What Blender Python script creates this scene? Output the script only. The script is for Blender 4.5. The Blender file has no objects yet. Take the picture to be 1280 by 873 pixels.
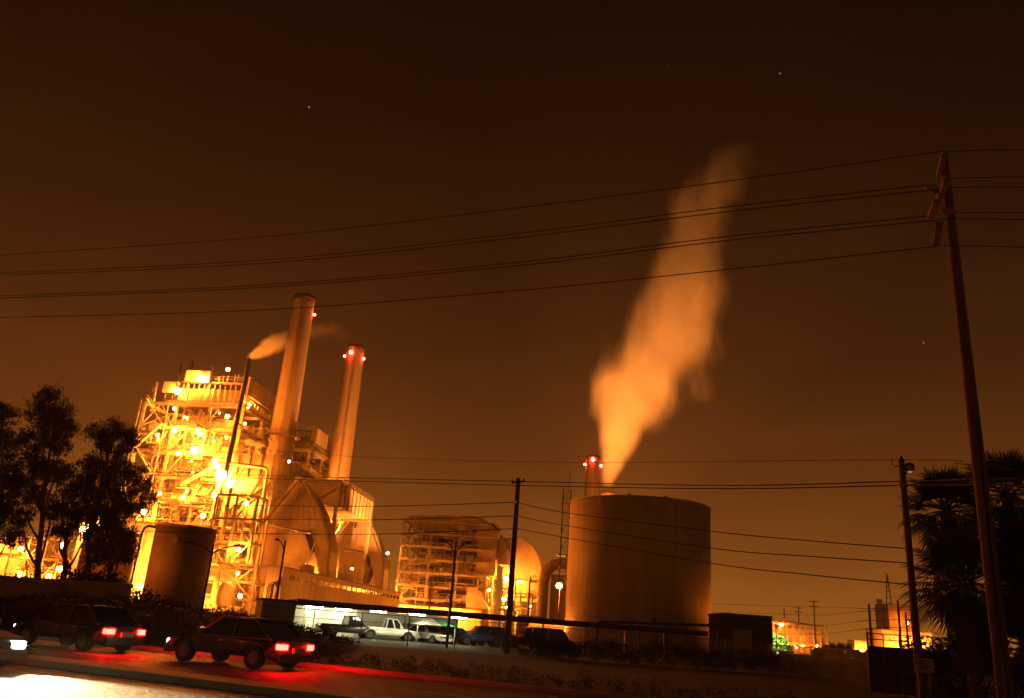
import bpy, bmesh, math, random
from mathutils import Vector, Matrix, noise
random.seed(7)
sc = bpy.context.scene
C = sc.collection
rad = math.radians

# ---------------------------------------------------------------- camera, sky, exposure
F = 1024.0; PITCH = rad(18.8); ROLL = rad(4.2); EYE = 1.7
_fw = Vector((0, math.cos(PITCH), math.sin(PITCH)))
_r0 = Vector((1, 0, 0)); _u0 = _r0.cross(_fw)
_R = _r0*math.cos(ROLL) + _u0*math.sin(ROLL)
_U = -_r0*math.sin(ROLL) + _u0*math.cos(ROLL)
cd = bpy.data.cameras.new('camera'); cam = bpy.data.objects.new('camera', cd); C.objects.link(cam)
cd.sensor_width = 36; cd.lens = 28.8; cd.clip_start = .1; cd.clip_end = 6000
m = Matrix((( _R.x, _U.x, -_fw.x), (_R.y, _U.y, -_fw.y), (_R.z, _U.z, -_fw.z))).to_4x4()
m.translation = Vector((0, 0, EYE)); cam.matrix_world = m
sc.camera = cam

def at(x, y, Y):
    """world point seen at photograph pixel (x, y) that stands Y metres in front"""
    d = _fw*F + _R*(x-640) + _U*(436.5-y)
    return d*(Y/d.y) + Vector((0, 0, EYE))

sc.view_settings.view_transform = 'Standard'; sc.view_settings.look = 'None'
sc.view_settings.exposure = 0; sc.view_settings.gamma = 1
sc.cycles.use_denoising = True
sc.cycles.max_bounces = 6; sc.cycles.volume_bounces = 1; sc.cycles.transparent_max_bounces = 24
sc.cycles.volume_step_rate = 1.0; sc.cycles.volume_max_steps = 160
sc.cycles.sample_clamp_indirect = 6

w = bpy.data.worlds.new('World'); sc.world = w; w.use_nodes = True
nt = w.node_tree; N = nt.nodes; L = nt.links
N.clear()
def nd(tree, t, **k):
    n = tree.nodes.new(t)
    for a, b in k.items(): setattr(n, a, b)
    return n
out = nd(nt, 'ShaderNodeOutputWorld'); bg = nd(nt, 'ShaderNodeBackground')
tc = nd(nt, 'ShaderNodeTexCoord'); sep = nd(nt, 'ShaderNodeSeparateXYZ')
L.new(tc.outputs['Generated'], sep.inputs[0])
ramp = nd(nt, 'ShaderNodeValToRGB')
cr = ramp.color_ramp
stops = [(0.0, (.36, .118, .0145)), (.035, (.285, .090, .0115)), (.10, (.190, .056, .0080)), (.19, (.112, .0310, .0050)),
         (.30, (.053, .0146, .0030)), (.42, (.024, .0068, .0018)), (.55, (.0080, .0029, .0011)), (.72, (.0026, .0012, .0007)), (1.0, (.0013, .0007, .0005))]
while len(cr.elements) < len(stops): cr.elements.new(.5)
for e, (p, c) in zip(cr.elements, stops): e.position = p; e.color = (*c, 1)
L.new(sep.outputs['Z'], ramp.inputs[0])
# thin drifting cloud
cn = nd(nt, 'ShaderNodeTexNoise'); cn.inputs['Scale'].default_value = 5.5; cn.inputs['Detail'].default_value = 4; cn.inputs['Roughness'].default_value = .5
mp = nd(nt, 'ShaderNodeMapping'); mp.inputs['Scale'].default_value = (1, 1, 3.2); mp.inputs['Location'].default_value = (3.1, .4, 1.2)
L.new(tc.outputs['Generated'], mp.inputs[0]); L.new(mp.outputs[0], cn.inputs['Vector'])
cm = nd(nt, 'ShaderNodeMapRange'); cm.inputs[1].default_value = .52; cm.inputs[2].default_value = .80; cm.inputs[3].default_value = 0; cm.inputs[4].default_value = .28
L.new(cn.outputs[0], cm.inputs[0])
mul = nd(nt, 'ShaderNodeMixRGB', blend_type='MULTIPLY'); mul.inputs[0].default_value = 1
addn = nd(nt, 'ShaderNodeMath', operation='ADD'); addn.inputs[1].default_value = 1
L.new(cm.outputs[0], addn.inputs[0]); L.new(ramp.outputs[0], mul.inputs[1]); L.new(addn.outputs[0], mul.inputs[2])
# stars
vo = nd(nt, 'ShaderNodeTexVoronoi'); vo.inputs['Scale'].default_value = 24
L.new(tc.outputs['Generated'], vo.inputs['Vector'])
st = nd(nt, 'ShaderNodeMapRange'); st.inputs[1].default_value = 0; st.inputs[2].default_value = .024; st.inputs[3].default_value = .7; st.inputs[4].default_value = 0
L.new(vo.outputs['Distance'], st.inputs[0])
sp = nd(nt, 'ShaderNodeSeparateColor'); L.new(vo.outputs['Color'], sp.inputs[0])
th = nd(nt, 'ShaderNodeMath', operation='GREATER_THAN'); th.inputs[1].default_value = .3; L.new(sp.outputs[0], th.inputs[0])
sm = nd(nt, 'ShaderNodeMath', operation='MULTIPLY'); L.new(st.outputs[0], sm.inputs[0]); L.new(th.outputs[0], sm.inputs[1])
zm = nd(nt, 'ShaderNodeMapRange'); zm.inputs[1].default_value = .2; zm.inputs[2].default_value = .4; L.new(sep.outputs['Z'], zm.inputs[0])
sm2 = nd(nt, 'ShaderNodeMath', operation='MULTIPLY'); L.new(sm.outputs[0], sm2.inputs[0]); L.new(zm.outputs[0], sm2.inputs[1])
ad = nd(nt, 'ShaderNodeMixRGB', blend_type='ADD'); ad.inputs[0].default_value = 1
L.new(mul.outputs[0], ad.inputs[1]); L.new(sm2.outputs[0], ad.inputs[2])
# a faint last trace of daylight, the sun far down
sky = nd(nt, 'ShaderNodeTexSky', sky_type='NISHITA'); sky.sun_disc = False; sky.sun_elevation = rad(-6); sky.sun_rotation = rad(250)
sb = nd(nt, 'ShaderNodeMixRGB', blend_type='ADD'); sb.inputs[0].default_value = .0008
L.new(ad.outputs[0], sb.inputs[1]); L.new(sky.outputs[0], sb.inputs[2])
L.new(sb.outputs[0], bg.inputs['Color']); bg.inputs['Strength'].default_value = 1.0
L.new(bg.outputs[0], out.inputs[0])

# ---------------------------------------------------------------- materials
def pmat(name, col, rough=.7, metal=0., var=.25, scale=.6, bump=0., streak=0., corr=0., corr_axis='X', spec=.3, coord='Object'):
    """a painted / weathered surface: base colour broken by two noises, optional vertical streaks and corrugation"""
    mt = bpy.data.materials.new(name); mt.use_nodes = True
    t = mt.node_tree; n = t.nodes; l = t.links
    b = n['Principled BSDF']; b.inputs['Roughness'].default_value = rough; b.inputs['Metallic'].default_value = metal
    b.inputs['Specular IOR Level'].default_value = spec
    tcn = nd(t, 'ShaderNodeTexCoord')
    nz = nd(t, 'ShaderNodeTexNoise'); nz.inputs['Scale'].default_value = scale; nz.inputs['Detail'].default_value = 6; nz.inputs['Roughness'].default_value = .65
    src = tcn.outputs[coord]
    if streak:
        mpn = nd(t, 'ShaderNodeMapping'); mpn.inputs['Scale'].default_value = (1, 1, .06)
        l.new(src, mpn.inputs[0]); l.new(mpn.outputs[0], nz.inputs['Vector'])
        nz.inputs['Scale'].default_value = streak
    else: l.new(src, nz.inputs['Vector'])
    mr = nd(t, 'ShaderNodeMapRange'); mr.inputs[1].default_value = .3; mr.inputs[2].default_value = .7
    mr.inputs[3].default_value = 1-var; mr.inputs[4].default_value = 1+var*.4
    l.new(nz.outputs[0], mr.inputs[0])
    mx = nd(t, 'ShaderNodeMixRGB', blend_type='MULTIPLY'); mx.inputs[0].default_value = 1; mx.inputs[1].default_value = (*col, 1)
    l.new(mr.outputs[0], mx.inputs[2]); l.new(mx.outputs[0], b.inputs['Base Color'])
    if bump or corr:
        bp = nd(t, 'ShaderNodeBump'); bp.inputs['Strength'].default_value = bump or .8; bp.inputs['Distance'].default_value = .15
        if corr:
            wv = nd(t, 'ShaderNodeTexWave', wave_type='BANDS', bands_direction=corr_axis); wv.inputs['Scale'].default_value = corr
            l.new(src, wv.inputs['Vector']); l.new(wv.outputs['Fac'], bp.inputs['Height'])
        else:
            n2 = nd(t, 'ShaderNodeTexNoise'); n2.inputs['Scale'].default_value = scale*8; n2.inputs['Detail'].default_value = 5
            l.new(src, n2.inputs['Vector']); l.new(n2.outputs[0], bp.inputs['Height'])
        l.new(bp.outputs[0], b.inputs['Normal'])
    return mt
def emat(name, col, s, sample=True):
    mt = bpy.data.materials.new(name); mt.use_nodes = True; t = mt.node_tree
    b = t.nodes['Principled BSDF']; b.inputs['Base Color'].default_value = (.5, .5, .5, 1)
    b.inputs['Emission Color'].default_value = (*col, 1); b.inputs['Emission Strength'].default_value = s
    if not sample: mt.cycles.emission_sampling = 'NONE'
    return mt
M = dict(
    steel=pmat('painted steel', (.36, .34, .30), .6, 0, .5, .9),
    steel2=pmat('weathered steel', (.20, .17, .14), .7, 0, .5, .7),
    dark=pmat('near-black steel', (.06, .05, .045), .7, 0, .4, .7),  # one very dark steel tone with random variation
    casing=pmat('ribbed casing', (.42, .39, .34), .55, .1, .35, .3, corr=1.2),
    panel=pmat('boiler casing panel', (.40, .33, .26), .6, 0, .35, .25, streak=.5),
    duct=pmat('sheet metal duct', (.34, .29, .24), .55, .1, .45, .16, bump=.1),
    concrete=pmat('stack concrete', (.38, .31, .25), .85, 0, .30, .25, streak=.35),
    wall=pmat('white painted wall', (.50, .46, .40), .8, 0, .25, .2, streak=.4),
    tank=pmat('tank paint', (.50, .40, .30), .62, 0, .30, .3, streak=.55),
    tankd=pmat('brown tank paint', (.32, .24, .18), .55, 0, .25, .3, streak=.4),
    asphalt=pmat('asphalt', (.05, .048, .045), .7, 0, .6, .9, bump=.7),
    dirt=pmat('dry dirt', (.036, .028, .020), .95, 0, .6, .35, bump=.8),
    lot=pmat('parking asphalt', (.075, .07, .065), .8, 0, .4, .3, bump=.2),
    kerb=pmat('kerb concrete', (.32, .29, .25), .85, 0, .4, .6, bump=.2),
    paint=pmat('road paint', (.6, .58, .5), .7, 0, .5, 2.0),
    wood=pmat('utility pole wood', (.17, .115, .075), .9, 0, .5, 1.2, streak=3.0),
    wire=pmat('wire', (.02, .015, .012), .8, 0, .1),
    ceramic=pmat('insulator', (.28, .20, .14), .35, 0, .2),
    leaf=pmat('eucalyptus leaf', (.06, .06, .028), .7, 0, .5, .8),
    bark=pmat('pale bark', (.16, .12, .09), .9, 0, .5, 1.5),
    palm=pmat('palm frond', (.05, .06, .022), .55, 0, .4, 1.0),
    skirt=pmat('dead frond', (.08, .055, .03), .9, 0, .4, 1.0),
    hedge=pmat('dark shrub leaf', (.045, .05, .02), .8, 0, .5, 1.0),
    green=pmat('lit green foliage', (.06, .13, .03), .7, 0, .4, 1.0),
    glass=pmat('car glass', (.012, .012, .014), .08, 0, .1, spec=.5),
    window=pmat('window glass', (.03, .028, .025), .15, 0, .2),
    rubber=pmat('tyre rubber', (.015, .015, .015), .85, 0, .2),
    rim=pmat('wheel rim', (.35, .35, .36), .35, .8, .15),
    hub=pmat('grimy wheel rim', (.12, .12, .12), .4, .6, .4),
    white=pmat('white car paint', (.62, .62, .60), .3, 0, .08, spec=.5),
    blackp=pmat('black car paint', (.018, .017, .018), .28, 0, .15, spec=.5),
    blue=pmat('dark blue car paint', (.02, .035, .09), .28, 0, .15, spec=.5),
    silver=pmat('silver car paint', (.30, .30, .31), .3, .5, .1, spec=.5),
    redp=pmat('maroon car paint', (.09, .015, .012), .28, 0, .15, spec=.5),
    canvasg=pmat('green canvas', (.02, .20, .07), .8, 0, .2),
    canvasw=pmat('white canvas', (.6, .6, .56), .8, 0, .15),
    sign=pmat('sign face', (.45, .38, .28), .6, 0, .25),
    signtxt=pmat('sign lettering', (.06, .04, .03), .7, 0, .2),
    sodium=emat('sodium lamp', (1, .195, .0125), 980),
    sodium_s=emat('small sodium lamp', (1, .215, .0135), 760),
    sodium_b=emat('big sodium lamp', (1, .215, .0150), 2000),
    warmw=emat('mercury lamp', (.90, 1, .62), 40),  # bulb of the lamp added beside the round tree
    tube=emat('fluorescent tube', (1, .93, .52), 200),
    redl=emat('red beacon', (1, .022, .014), 320),
    tail=emat('tail lamp lens', (1, .0016, .0010), 420),
    head=emat('headlamp lens', (1, .86, .55), 14),
    bulb=emat('faintly glowing bulb', (1, .45, .12), .35, False),  # lamp is off, yet its bulb gets a faint emissive glow
)

# ---------------------------------------------------------------- mesh helpers
class MB:
    def __init__(s): s.v = []; s.f = []
    def _add(s, vs, fs):
        o = len(s.v); s.v += [tuple(p) for p in vs]; s.f += [tuple(i+o for i in f) for f in fs]; return s
    def box(s, x0, x1, y0, y1, z0, z1):
        return s._add([(x, y, z) for z in (z0, z1) for y in (y0, y1) for x in (x0, x1)],
                      [(0, 2, 3, 1), (4, 5, 7, 6), (0, 1, 5, 4), (2, 6, 7, 3), (0, 4, 6, 2), (1, 3, 7, 5)])
    def bar(s, p, q, w=.2, h=None, up=Vector((0, 0, 1))):
        p = Vector(p); q = Vector(q); h = h or w; d = (q-p).normalized()
        if abs(d.dot(up)) > .98: up = Vector((0, 1, 0))
        a = d.cross(up).normalized(); b = a.cross(d).normalized()
        vs = [c + a*(i*w/2) + b*(j*h/2) for c in (p, q) for i, j in ((-1, -1), (1, -1), (1, 1), (-1, 1))]
        return s._add(vs, [(0, 1, 2, 3), (7, 6, 5, 4), (0, 4, 5, 1), (1, 5, 6, 2), (2, 6, 7, 3), (3, 7, 4, 0)])
    def tube(s, pts, r, n=8, cap=True):
        pts = [Vector(p) for p in pts]; rs = r if isinstance(r, (list, tuple)) else [r]*len(pts)
        vs = []; fs = []; a = None
        for i, p in enumerate(pts):
            d = (pts[min(i+1, len(pts)-1)] - pts[max(i-1, 0)]).normalized()
            if a is None: a = d.orthogonal().normalized()
            a = (a - d*a.dot(d)).normalized(); b = d.cross(a)
            vs += [p + (a*math.cos(t) + b*math.sin(t))*rs[i] for t in [2*math.pi*k/n for k in range(n)]]
        for i in range(len(pts)-1):
            for k in range(n): fs.append((i*n+k, i*n+(k+1) % n, (i+1)*n+(k+1) % n, (i+1)*n+k))
        if cap: fs.append(tuple(range(n))[::-1]); fs.append(tuple((len(pts)-1)*n+k for k in range(n)))
        return s._add(vs, fs)
    def lathe(s, prof, c=(0, 0, 0), n=32):
        c = Vector(c); vs = []; fs = []
        for r, z in prof: vs += [c + Vector((r*math.cos(2*math.pi*k/n), r*math.sin(2*math.pi*k/n), z)) for k in range(n)]
        for i in range(len(prof)-1):
            for k in range(n): fs.append((i*n+k, i*n+(k+1) % n, (i+1)*n+(k+1) % n, (i+1)*n+k))
        fs.append(tuple(range(n))[::-1]); fs.append(tuple((len(prof)-1)*n+k for k in range(n)))
        return s._add(vs, fs)
    def prism(s, poly, y0, y1, ax='y'):
        n = len(poly)
        mk = (lambda a, b, t: (a, t, b)) if ax == 'y' else ((lambda a, b, t: (t, a, b)) if ax == 'x' else (lambda a, b, t: (a, b, t)))
        vs = [mk(a, b, y0) for a, b in poly] + [mk(a, b, y1) for a, b in poly]
        return s._add(vs, [tuple(range(n)), tuple(range(2*n-1, n-1, -1))] + [(i, i+n, (i+1) % n+n, (i+1) % n) for i in range(n)])
    def ball(s, c, r, n=8, sz=1.):
        k = max(3, n//2)
        prof = [(max(r*math.sin(math.pi*i/k), r*.02), -r*sz*math.cos(math.pi*i/k)) for i in range(k+1)]
        return s.lathe(prof, c, n)
    def quad(s, a, b, c, d): return s._add([a, b, c, d], [(0, 1, 2, 3)])
    def build(s, name, mat, parent=None, smooth=False, bevel=0, loc=None):
        me = bpy.data.meshes.new(name); me.from_pydata(s.v, [], s.f); me.update()
        bm = bmesh.new(); bm.from_mesh(me); bmesh.ops.recalc_face_normals(bm, faces=bm.faces)
        if bevel: bmesh.ops.bevel(bm, geom=bm.edges[:], offset=bevel, segments=2, affect='EDGES', clamp_overlap=True)
        bm.to_mesh(me); bm.free()
        o = bpy.data.objects.new(name, me); C.objects.link(o); me.materials.append(M[mat] if isinstance(mat, str) else mat)
        if smooth:
            for p in me.polygons: p.use_smooth = len(p.vertices) < 6
        if parent: o.parent = parent
        if loc is not None: o.location = loc
        return o
def tag(o, label, cat, group=None):
    o['label'] = label; o['category'] = cat
    if group: o['group'] = group
    return o
def thing(name, label, cat, loc=(0, 0, 0), rz=0, group=None):
    o = bpy.data.objects.new(name, None); C.objects.link(o); o.location = loc; o.rotation_euler = (0, 0, rz); o.empty_display_size = .3
    return tag(o, label, cat, group)
def struct(o, kind='structure'): o['kind'] = kind; return o
def kids(o): return [c for c in C.objects if c.parent == o]
def copy_tree(o, parent=None):
    c = o.copy(); C.objects.link(c)
    if parent: c.parent = parent
    for ch in kids(o): copy_tree(ch, c)
    return c

# plant frame: u to the right, v away from the camera
TH = rad(6.5)
def pu(u, v, z=0): return Vector((math.cos(TH)*u + math.sin(TH)*v, -math.sin(TH)*u + math.cos(TH)*v, z))
def uv_of(p): return (p.x*math.cos(TH) - p.y*math.sin(TH), p.x*math.sin(TH) + p.y*math.cos(TH))
def pthing(name, label, cat, u, v, z=0, group=None): return thing(name, label, cat, pu(u, v, z), -TH, group)
# road frame: x along the road to the right, y away from the camera
RT = rad(25)
def rd(s, p, z=0): return Vector((math.cos(RT)*s + math.sin(RT)*p, -math.sin(RT)*s + math.cos(RT)*p, z))

# ---------------------------------------------------------------- ground and road
g = MB(); g.quad((-3000, -60, 0), (3000, -60, 0), (3000, 4500, 0), (-3000, 4500, 0)); struct(g.build('ground', 'dirt'))
def strip(name, mat, p0, p1, z0, z1=None, s0=-260, s1=160):
    b = MB()
    if z1 is None: b.quad((s0, p0, z0), (s1, p0, z0), (s1, p1, z0), (s0, p1, z0))
    else: b.box(s0, s1, p0, p1, z0, z1)
    o = b.build(name, mat, bevel=0 if z1 is None else .02); o.rotation_euler = (0, 0, -RT); return struct(o)
strip('road', 'asphalt', 7.4, 24.0, .004)
strip('sidewalk', 'kerb', 4.6, 7.22, .0, .13)
strip('kerb', 'kerb', 7.24, 7.4, .0, .15)
strip('median', 'kerb', 15.2, 16.3, .0, .16)
strip('kerb', 'kerb', 24.0, 24.2, .0, .15)
pm = MB()
for p in (11.2, 20.0):
    for s in range(-60, 60, 12): pm.box(s, s+3, p-.06, p+.06, .006, .009)
for p in (7.8, 14.8, 16.7, 23.6): pm.box(-200, 120, p-.06, p+.06, .006, .009)
o = pm.build('road_markings', 'paint'); o.rotation_euler = (0, 0, -RT); struct(o)
lot = MB(); lot.quad((-22, 54, .004), (34, 62, .004), (34, 92, .004), (-22, 80, .004)); struct(lot.build('parking_lot', 'lot'))

# berm with low scrub left of the parking lot
bm_ = MB(); nx, ny = 44, 20; vs = []
for j in range(ny+1):
    for i in range(nx+1):
        fx = i/nx; fy = j/ny
        h = math.sin(math.pi*fx)**.6*math.sin(math.pi*fy)**.7*1.55 + .5*noise.noise(Vector((i*.35, j*.4, 3)))*math.sin(math.pi*fx)*math.sin(math.pi*fy)
        vs.append(Vector((-31 + 24*fx, 40 + 16*fy - 4*fx, max(0, h)-.02)))
bm_._add(vs, [(j*(nx+1)+i, j*(nx+1)+i+1, (j+1)*(nx+1)+i+1, (j+1)*(nx+1)+i) for j in range(ny) for i in range(nx)])
struct(bm_.build('earth_mound', 'dirt', smooth=True))
def leafmass(pts, r, n, size, rnd):
    b = MB()
    for _ in range(n):
        c = Vector(rnd.choice(pts)); 
        d = Vector((rnd.gauss(0, 1), rnd.gauss(0, 1), rnd.gauss(0, .8))).normalized()*r*rnd.random()**.5
        c = c + d
        if c.z < .02: c.z = .02 + rnd.random()*.2
        a = Vector((rnd.uniform(-1, 1), rnd.uniform(-1, 1), rnd.uniform(-1, 1))).normalized()*size*rnd.uniform(.5, 1.2)
        e = a.orthogonal().normalized()*a.length*.45
        b.quad(c-a, c+e, c+a, c-e)
    return b
rn = random.Random(3)
pts = [v_ + Vector((0, 0, .15)) for v_ in vs if v_.z > .15]
o = leafmass(pts, .3, 16000, .08, rn).build('ground_cover', 'hedge'); struct(o, 'stuff')
tag(o, 'dark low scrub covering the earth mound by the road', 'ground cover')
pts = [rd(s, p, rn.uniform(.02, .28)) for s in [x*.25 for x in range(-180, 220)] for p in (25.0 + rn.random()*3, 27.5 + rn.random()*4)]
o = leafmass(pts, .22, 26000, .05, rn).build('verge_weeds', 'hedge'); struct(o, 'stuff'); tag(o, 'dark weeds along the far verge of the road', 'weeds')
pts = []
for k in range(260):
    t = k/260; x = 2 + 29*t; y = 57 + 5*t + rn.uniform(-1, 1)
    for q in range(3): pts.append(Vector((x, y, rn.uniform(.2, 1.3 + .6*noise.noise(Vector((x*.3, 0, 0)))))))
o = leafmass(pts, .4, 26000, .08, rn).build('undergrowth', 'hedge'); struct(o, 'stuff'); tag(o, 'dark tangled undergrowth along the chain link fence', 'undergrowth')

# boundary wall at the left with pale coping
t = thing('boundary_wall', 'long low dark boundary wall with pale coping below the eucalyptus trees', 'wall', rd(-75, 36.0), -RT)
b = MB(); b.box(0, 35, 0, .3, 0, 2.35); b.build('wall_face', 'duct', t, bevel=.01)
b = MB(); b.box(-.05, 35.05, -.08, .38, 2.35, 2.62); b.build('coping', 'kerb', t, bevel=.02)

# ---------------------------------------------------------------- power plant boiler units
def railing(b, p, q, h=1.1):
    p = Vector(p); q = Vector(q); n = max(1, int((q-p).length/2))
    for k in (h, h*.5): b.bar(p+Vector((0, 0, k)), q+Vector((0, 0, k)), .07)
    for i in range(n+1):
        c = p.lerp(q, i/n); b.bar(c, c+Vector((0, 0, h)), .09)
def lamp_on(parent, p, r=.5, mat='sodium', name='floodlight'):
    b = MB(); b.ball((0, 0, 0), r, 6); o = b.build(name, mat, parent, loc=p)
    h = MB(); h.bar((0, 0, r*.8), (0, 0, r+.9), .08); h.lathe([(r*.9, r*.75), (r*.4, r+.15), (.05, r+.2)], (0, 0, 0), 8)
    h.build('lamp_bracket', 'dark', o); return o

def boiler_unit(label, u, v, seed, W=27., D=38., H=51., LV=8, lamps=(), clutter=1., coremat='casing'):
    rr = random.Random(seed)
    t = pthing('boiler_structure', label, 'boiler house', u, v)      # local x -W..0, y 0..D
    xs = [-W + W*i/3 for i in range(4)]; ys = [D*i/3 for i in range(4)]
    for x in xs:
        for y in ys:
            if 0 < xs.index(x) < 3 and 0 < ys.index(y) < 3: continue
            b = MB(); b.bar((x, y, 0), (x, y, H), .75, .55); b.build('column', 'steel', t)
    dz = H/LV
    for i in range(1, LV+1):
        z = dz*i; b = MB()
        for y in ys: b.bar((-W, y, z), (0, y, z), .35, .8)
        for x in xs: b.bar((x, 0, z), (x, D, z), .35, .8)
        b.build('floor_frame', 'steel', t)
        # walkway with railing
        b = MB(); x0 = rr.choice(xs[:2]); x1 = 0 if rr.random() < .7 else xs[2]
        b.box(x0-.3, x1+1.2, -1.5, 1.2, z+.42, z+.50); b.box(-.2, 1.6, -1.5, D*.8, z+.505, z+.58)
        fl = b.build('walkway', 'steel2', t)
        b = MB(); railing(b, (x0-.3, -1.45, z+.5), (1.5, -1.45, z+.5)); railing(b, (1.55, -1.45, z+.5), (1.55, D*.8, z+.5)); b.build('railing', 'steel', fl)
        # bracing, one object per bay
        def brace(*segs):
            b = MB(); [b.bar(p, q, .24) for p, q in segs]; b.build('brace', 'steel', t)
        for k in range(3):
            if rr.random() < .34:
                a, c = (xs[k], xs[k+1]) if rr.random() < .5 else (xs[k+1], xs[k])
                if rr.random() < .5: brace(((a, -.1, z-dz), (c, -.1, z)))
                else: mx = (a+c)/2; brace(((a, -.1, z-dz), (mx, -.1, z)), ((mx, -.1, z), (c, -.1, z-dz)))
            a, c = (ys[k], ys[k+1]) if rr.random() < .5 else (ys[k+1], ys[k])
            if rr.random() < .75: brace(((.1, a, z-dz), (.1, c, z)))
            if k == 0 or rr.random() < .3: brace(((-W-.1, a, z-dz), (-W-.1, c, z)))
    # small landings between the floors
    for k in range(int(17*clutter)):
        z = dz + rr.random()*(H-dz*1.5); x0 = rr.uniform(-W-1.5, -5); x1 = min(2.2, x0 + rr.uniform(3, 9)); y0 = rr.uniform(-2.4, .5)
        b = MB(); b.box(x0, x1, y0, y0+rr.uniform(1.2, 3), z, z+.22)
        railing(b, (x0, y0, z+.2), (x1, y0, z+.2)); 
        if rr.random() < .5: b.bar((x1, y0, z+.1), (x1+1.6, y0, z+3.2), .5, .15)
        for _ in range(rr.randint(0, 3)):
            xx = rr.uniform(x0, x1-.6); b.box(xx, xx+rr.uniform(.3, 1.0), y0+.3, y0+1.0, z+.2, z+rr.uniform(.8, 2.2))
        b.build('landing', rr.choice(['steel2', 'steel', 'dark', 'steel2']), t)
    # furnace casing with buckstays
    b = MB(); b.box(-W+4.5, -5, 7, D-5, dz*1.6, H-2.5); cz = b.build('furnace_casing', coremat, t)
    b = MB()
    for k in range(14):
        z = dz*1.7 + (H-dz*1.9)*k/14
        b.bar((-W+4.2, 6.8, z), (-4.7, 6.8, z), .5, .45); b.bar((-4.8, 6.8, z), (-4.8, D-4.8, z), .5, .45)
    b.build('buckstay', 'steel', cz)
    # hopper bottom
    b = MB(); x0, x1, y0, y1 = -W+5.5, -6, 8, D-8
    b._add([(x0, y0, dz*1.59), (x1, y0, dz*1.59), (x1, y1, dz*1.59), (x0, y1, dz*1.59), ((x0+x1)/2-1.5, 14, 3), ((x0+x1)/2+1.5, 14, 3), ((x0+x1)/2+1.5, 20, 3), ((x0+x1)/2-1.5, 20, 3)],
           [(0, 1, 2, 3), (4, 5, 6, 7), (0, 1, 5, 4), (1, 2, 6, 5), (2, 3, 7, 6), (3, 0, 4, 7)]); b.build('hopper', 'duct', t)
    # pipes, headers, ducts
    for k in range(int(26*clutter)):
        b = MB(); r = rr.choice([.18, .25, .35, .5, .75]); kind = rr.random()
        x = rr.uniform(-W+1, -1); y = rr.uniform(.8, 6.2) if rr.random() < .7 else rr.uniform(2, D)
        if y > 7: x = rr.uniform(-3.8, 1)
        z = rr.uniform(4, H-6)
        if kind < .45: b.tube([(x, y, z), (x, y, min(H-1, z+rr.uniform(6, 22)))], r, 8)
        elif kind < .8:
            x2 = max(-W+.5, min(.5, x + rr.uniform(-13, 13))); e = .9
            sgn = 1 if x2 > x else -1
            b.tube([(x, y, z), (x, y, z+3), (x+sgn*.4, y, z+3.7), (x+sgn*1.1, y, z+4), (x2, y, z+4)], r, 8)
        else: b.tube([(x-3, y, z), (x+3, y, z)], rr.uniform(.7, 1.2), 12)
        b.build('pipe', rr.choice(['steel', 'duct', 'steel2', 'steel']), t, smooth=True)
    for k in range(int(12*clutter)):
        b = MB(); x = rr.uniform(-W+1, -4); z = dz*rr.randint(1, LV-1)+.9; s = rr.uniform(.8, 2.2)
        b.box(x, x+s*1.4, .8+rr.random()*2, 3.2+rr.random()*2, z, z+s); 
        b.tube([(x+.4, 2.5, z+s), (x+.4, 2.5, z+s+1.4), (x+2.6, 2.5, z+s+1.4)], .15, 6)
        b.build('valve_cabinet', rr.choice(['steel', 'panel', 'duct']), t, bevel=.05)
    # zigzag stair on the front left
    b = MB()
    for i in range(LV):
        z = dz*i; a, c = (-W+1.5, -W+7) if i % 2 == 0 else (-W+7, -W+1.5)
        b.bar((a, -2.3, z+.5), (c, -2.3, z+dz+.5), .9, .2); b.bar((a, -2.7, z+1.6), (c, -2.7, z+dz+1.6), .07); b.bar((a, -1.9, z+1.6), (c, -1.9, z+dz+1.6), .07)
        b.box(-W+.4, -W+1.5, -3, -1.55, z+.42, z+.5) if i % 2 == 0 else b.box(-W+7, -W+8.2, -3, -1.55, z+.42, z+.5)
    for x in (-W+.5, -W+8.1): b.bar((x, -2.9, 0), (x, -2.9, H), .2)
    b.build('staircase', 'steel', t)
    for (x, y, z, r, mt) in lamps: lamp_on(t, (x, y, z), r, mt)
    return t

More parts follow.
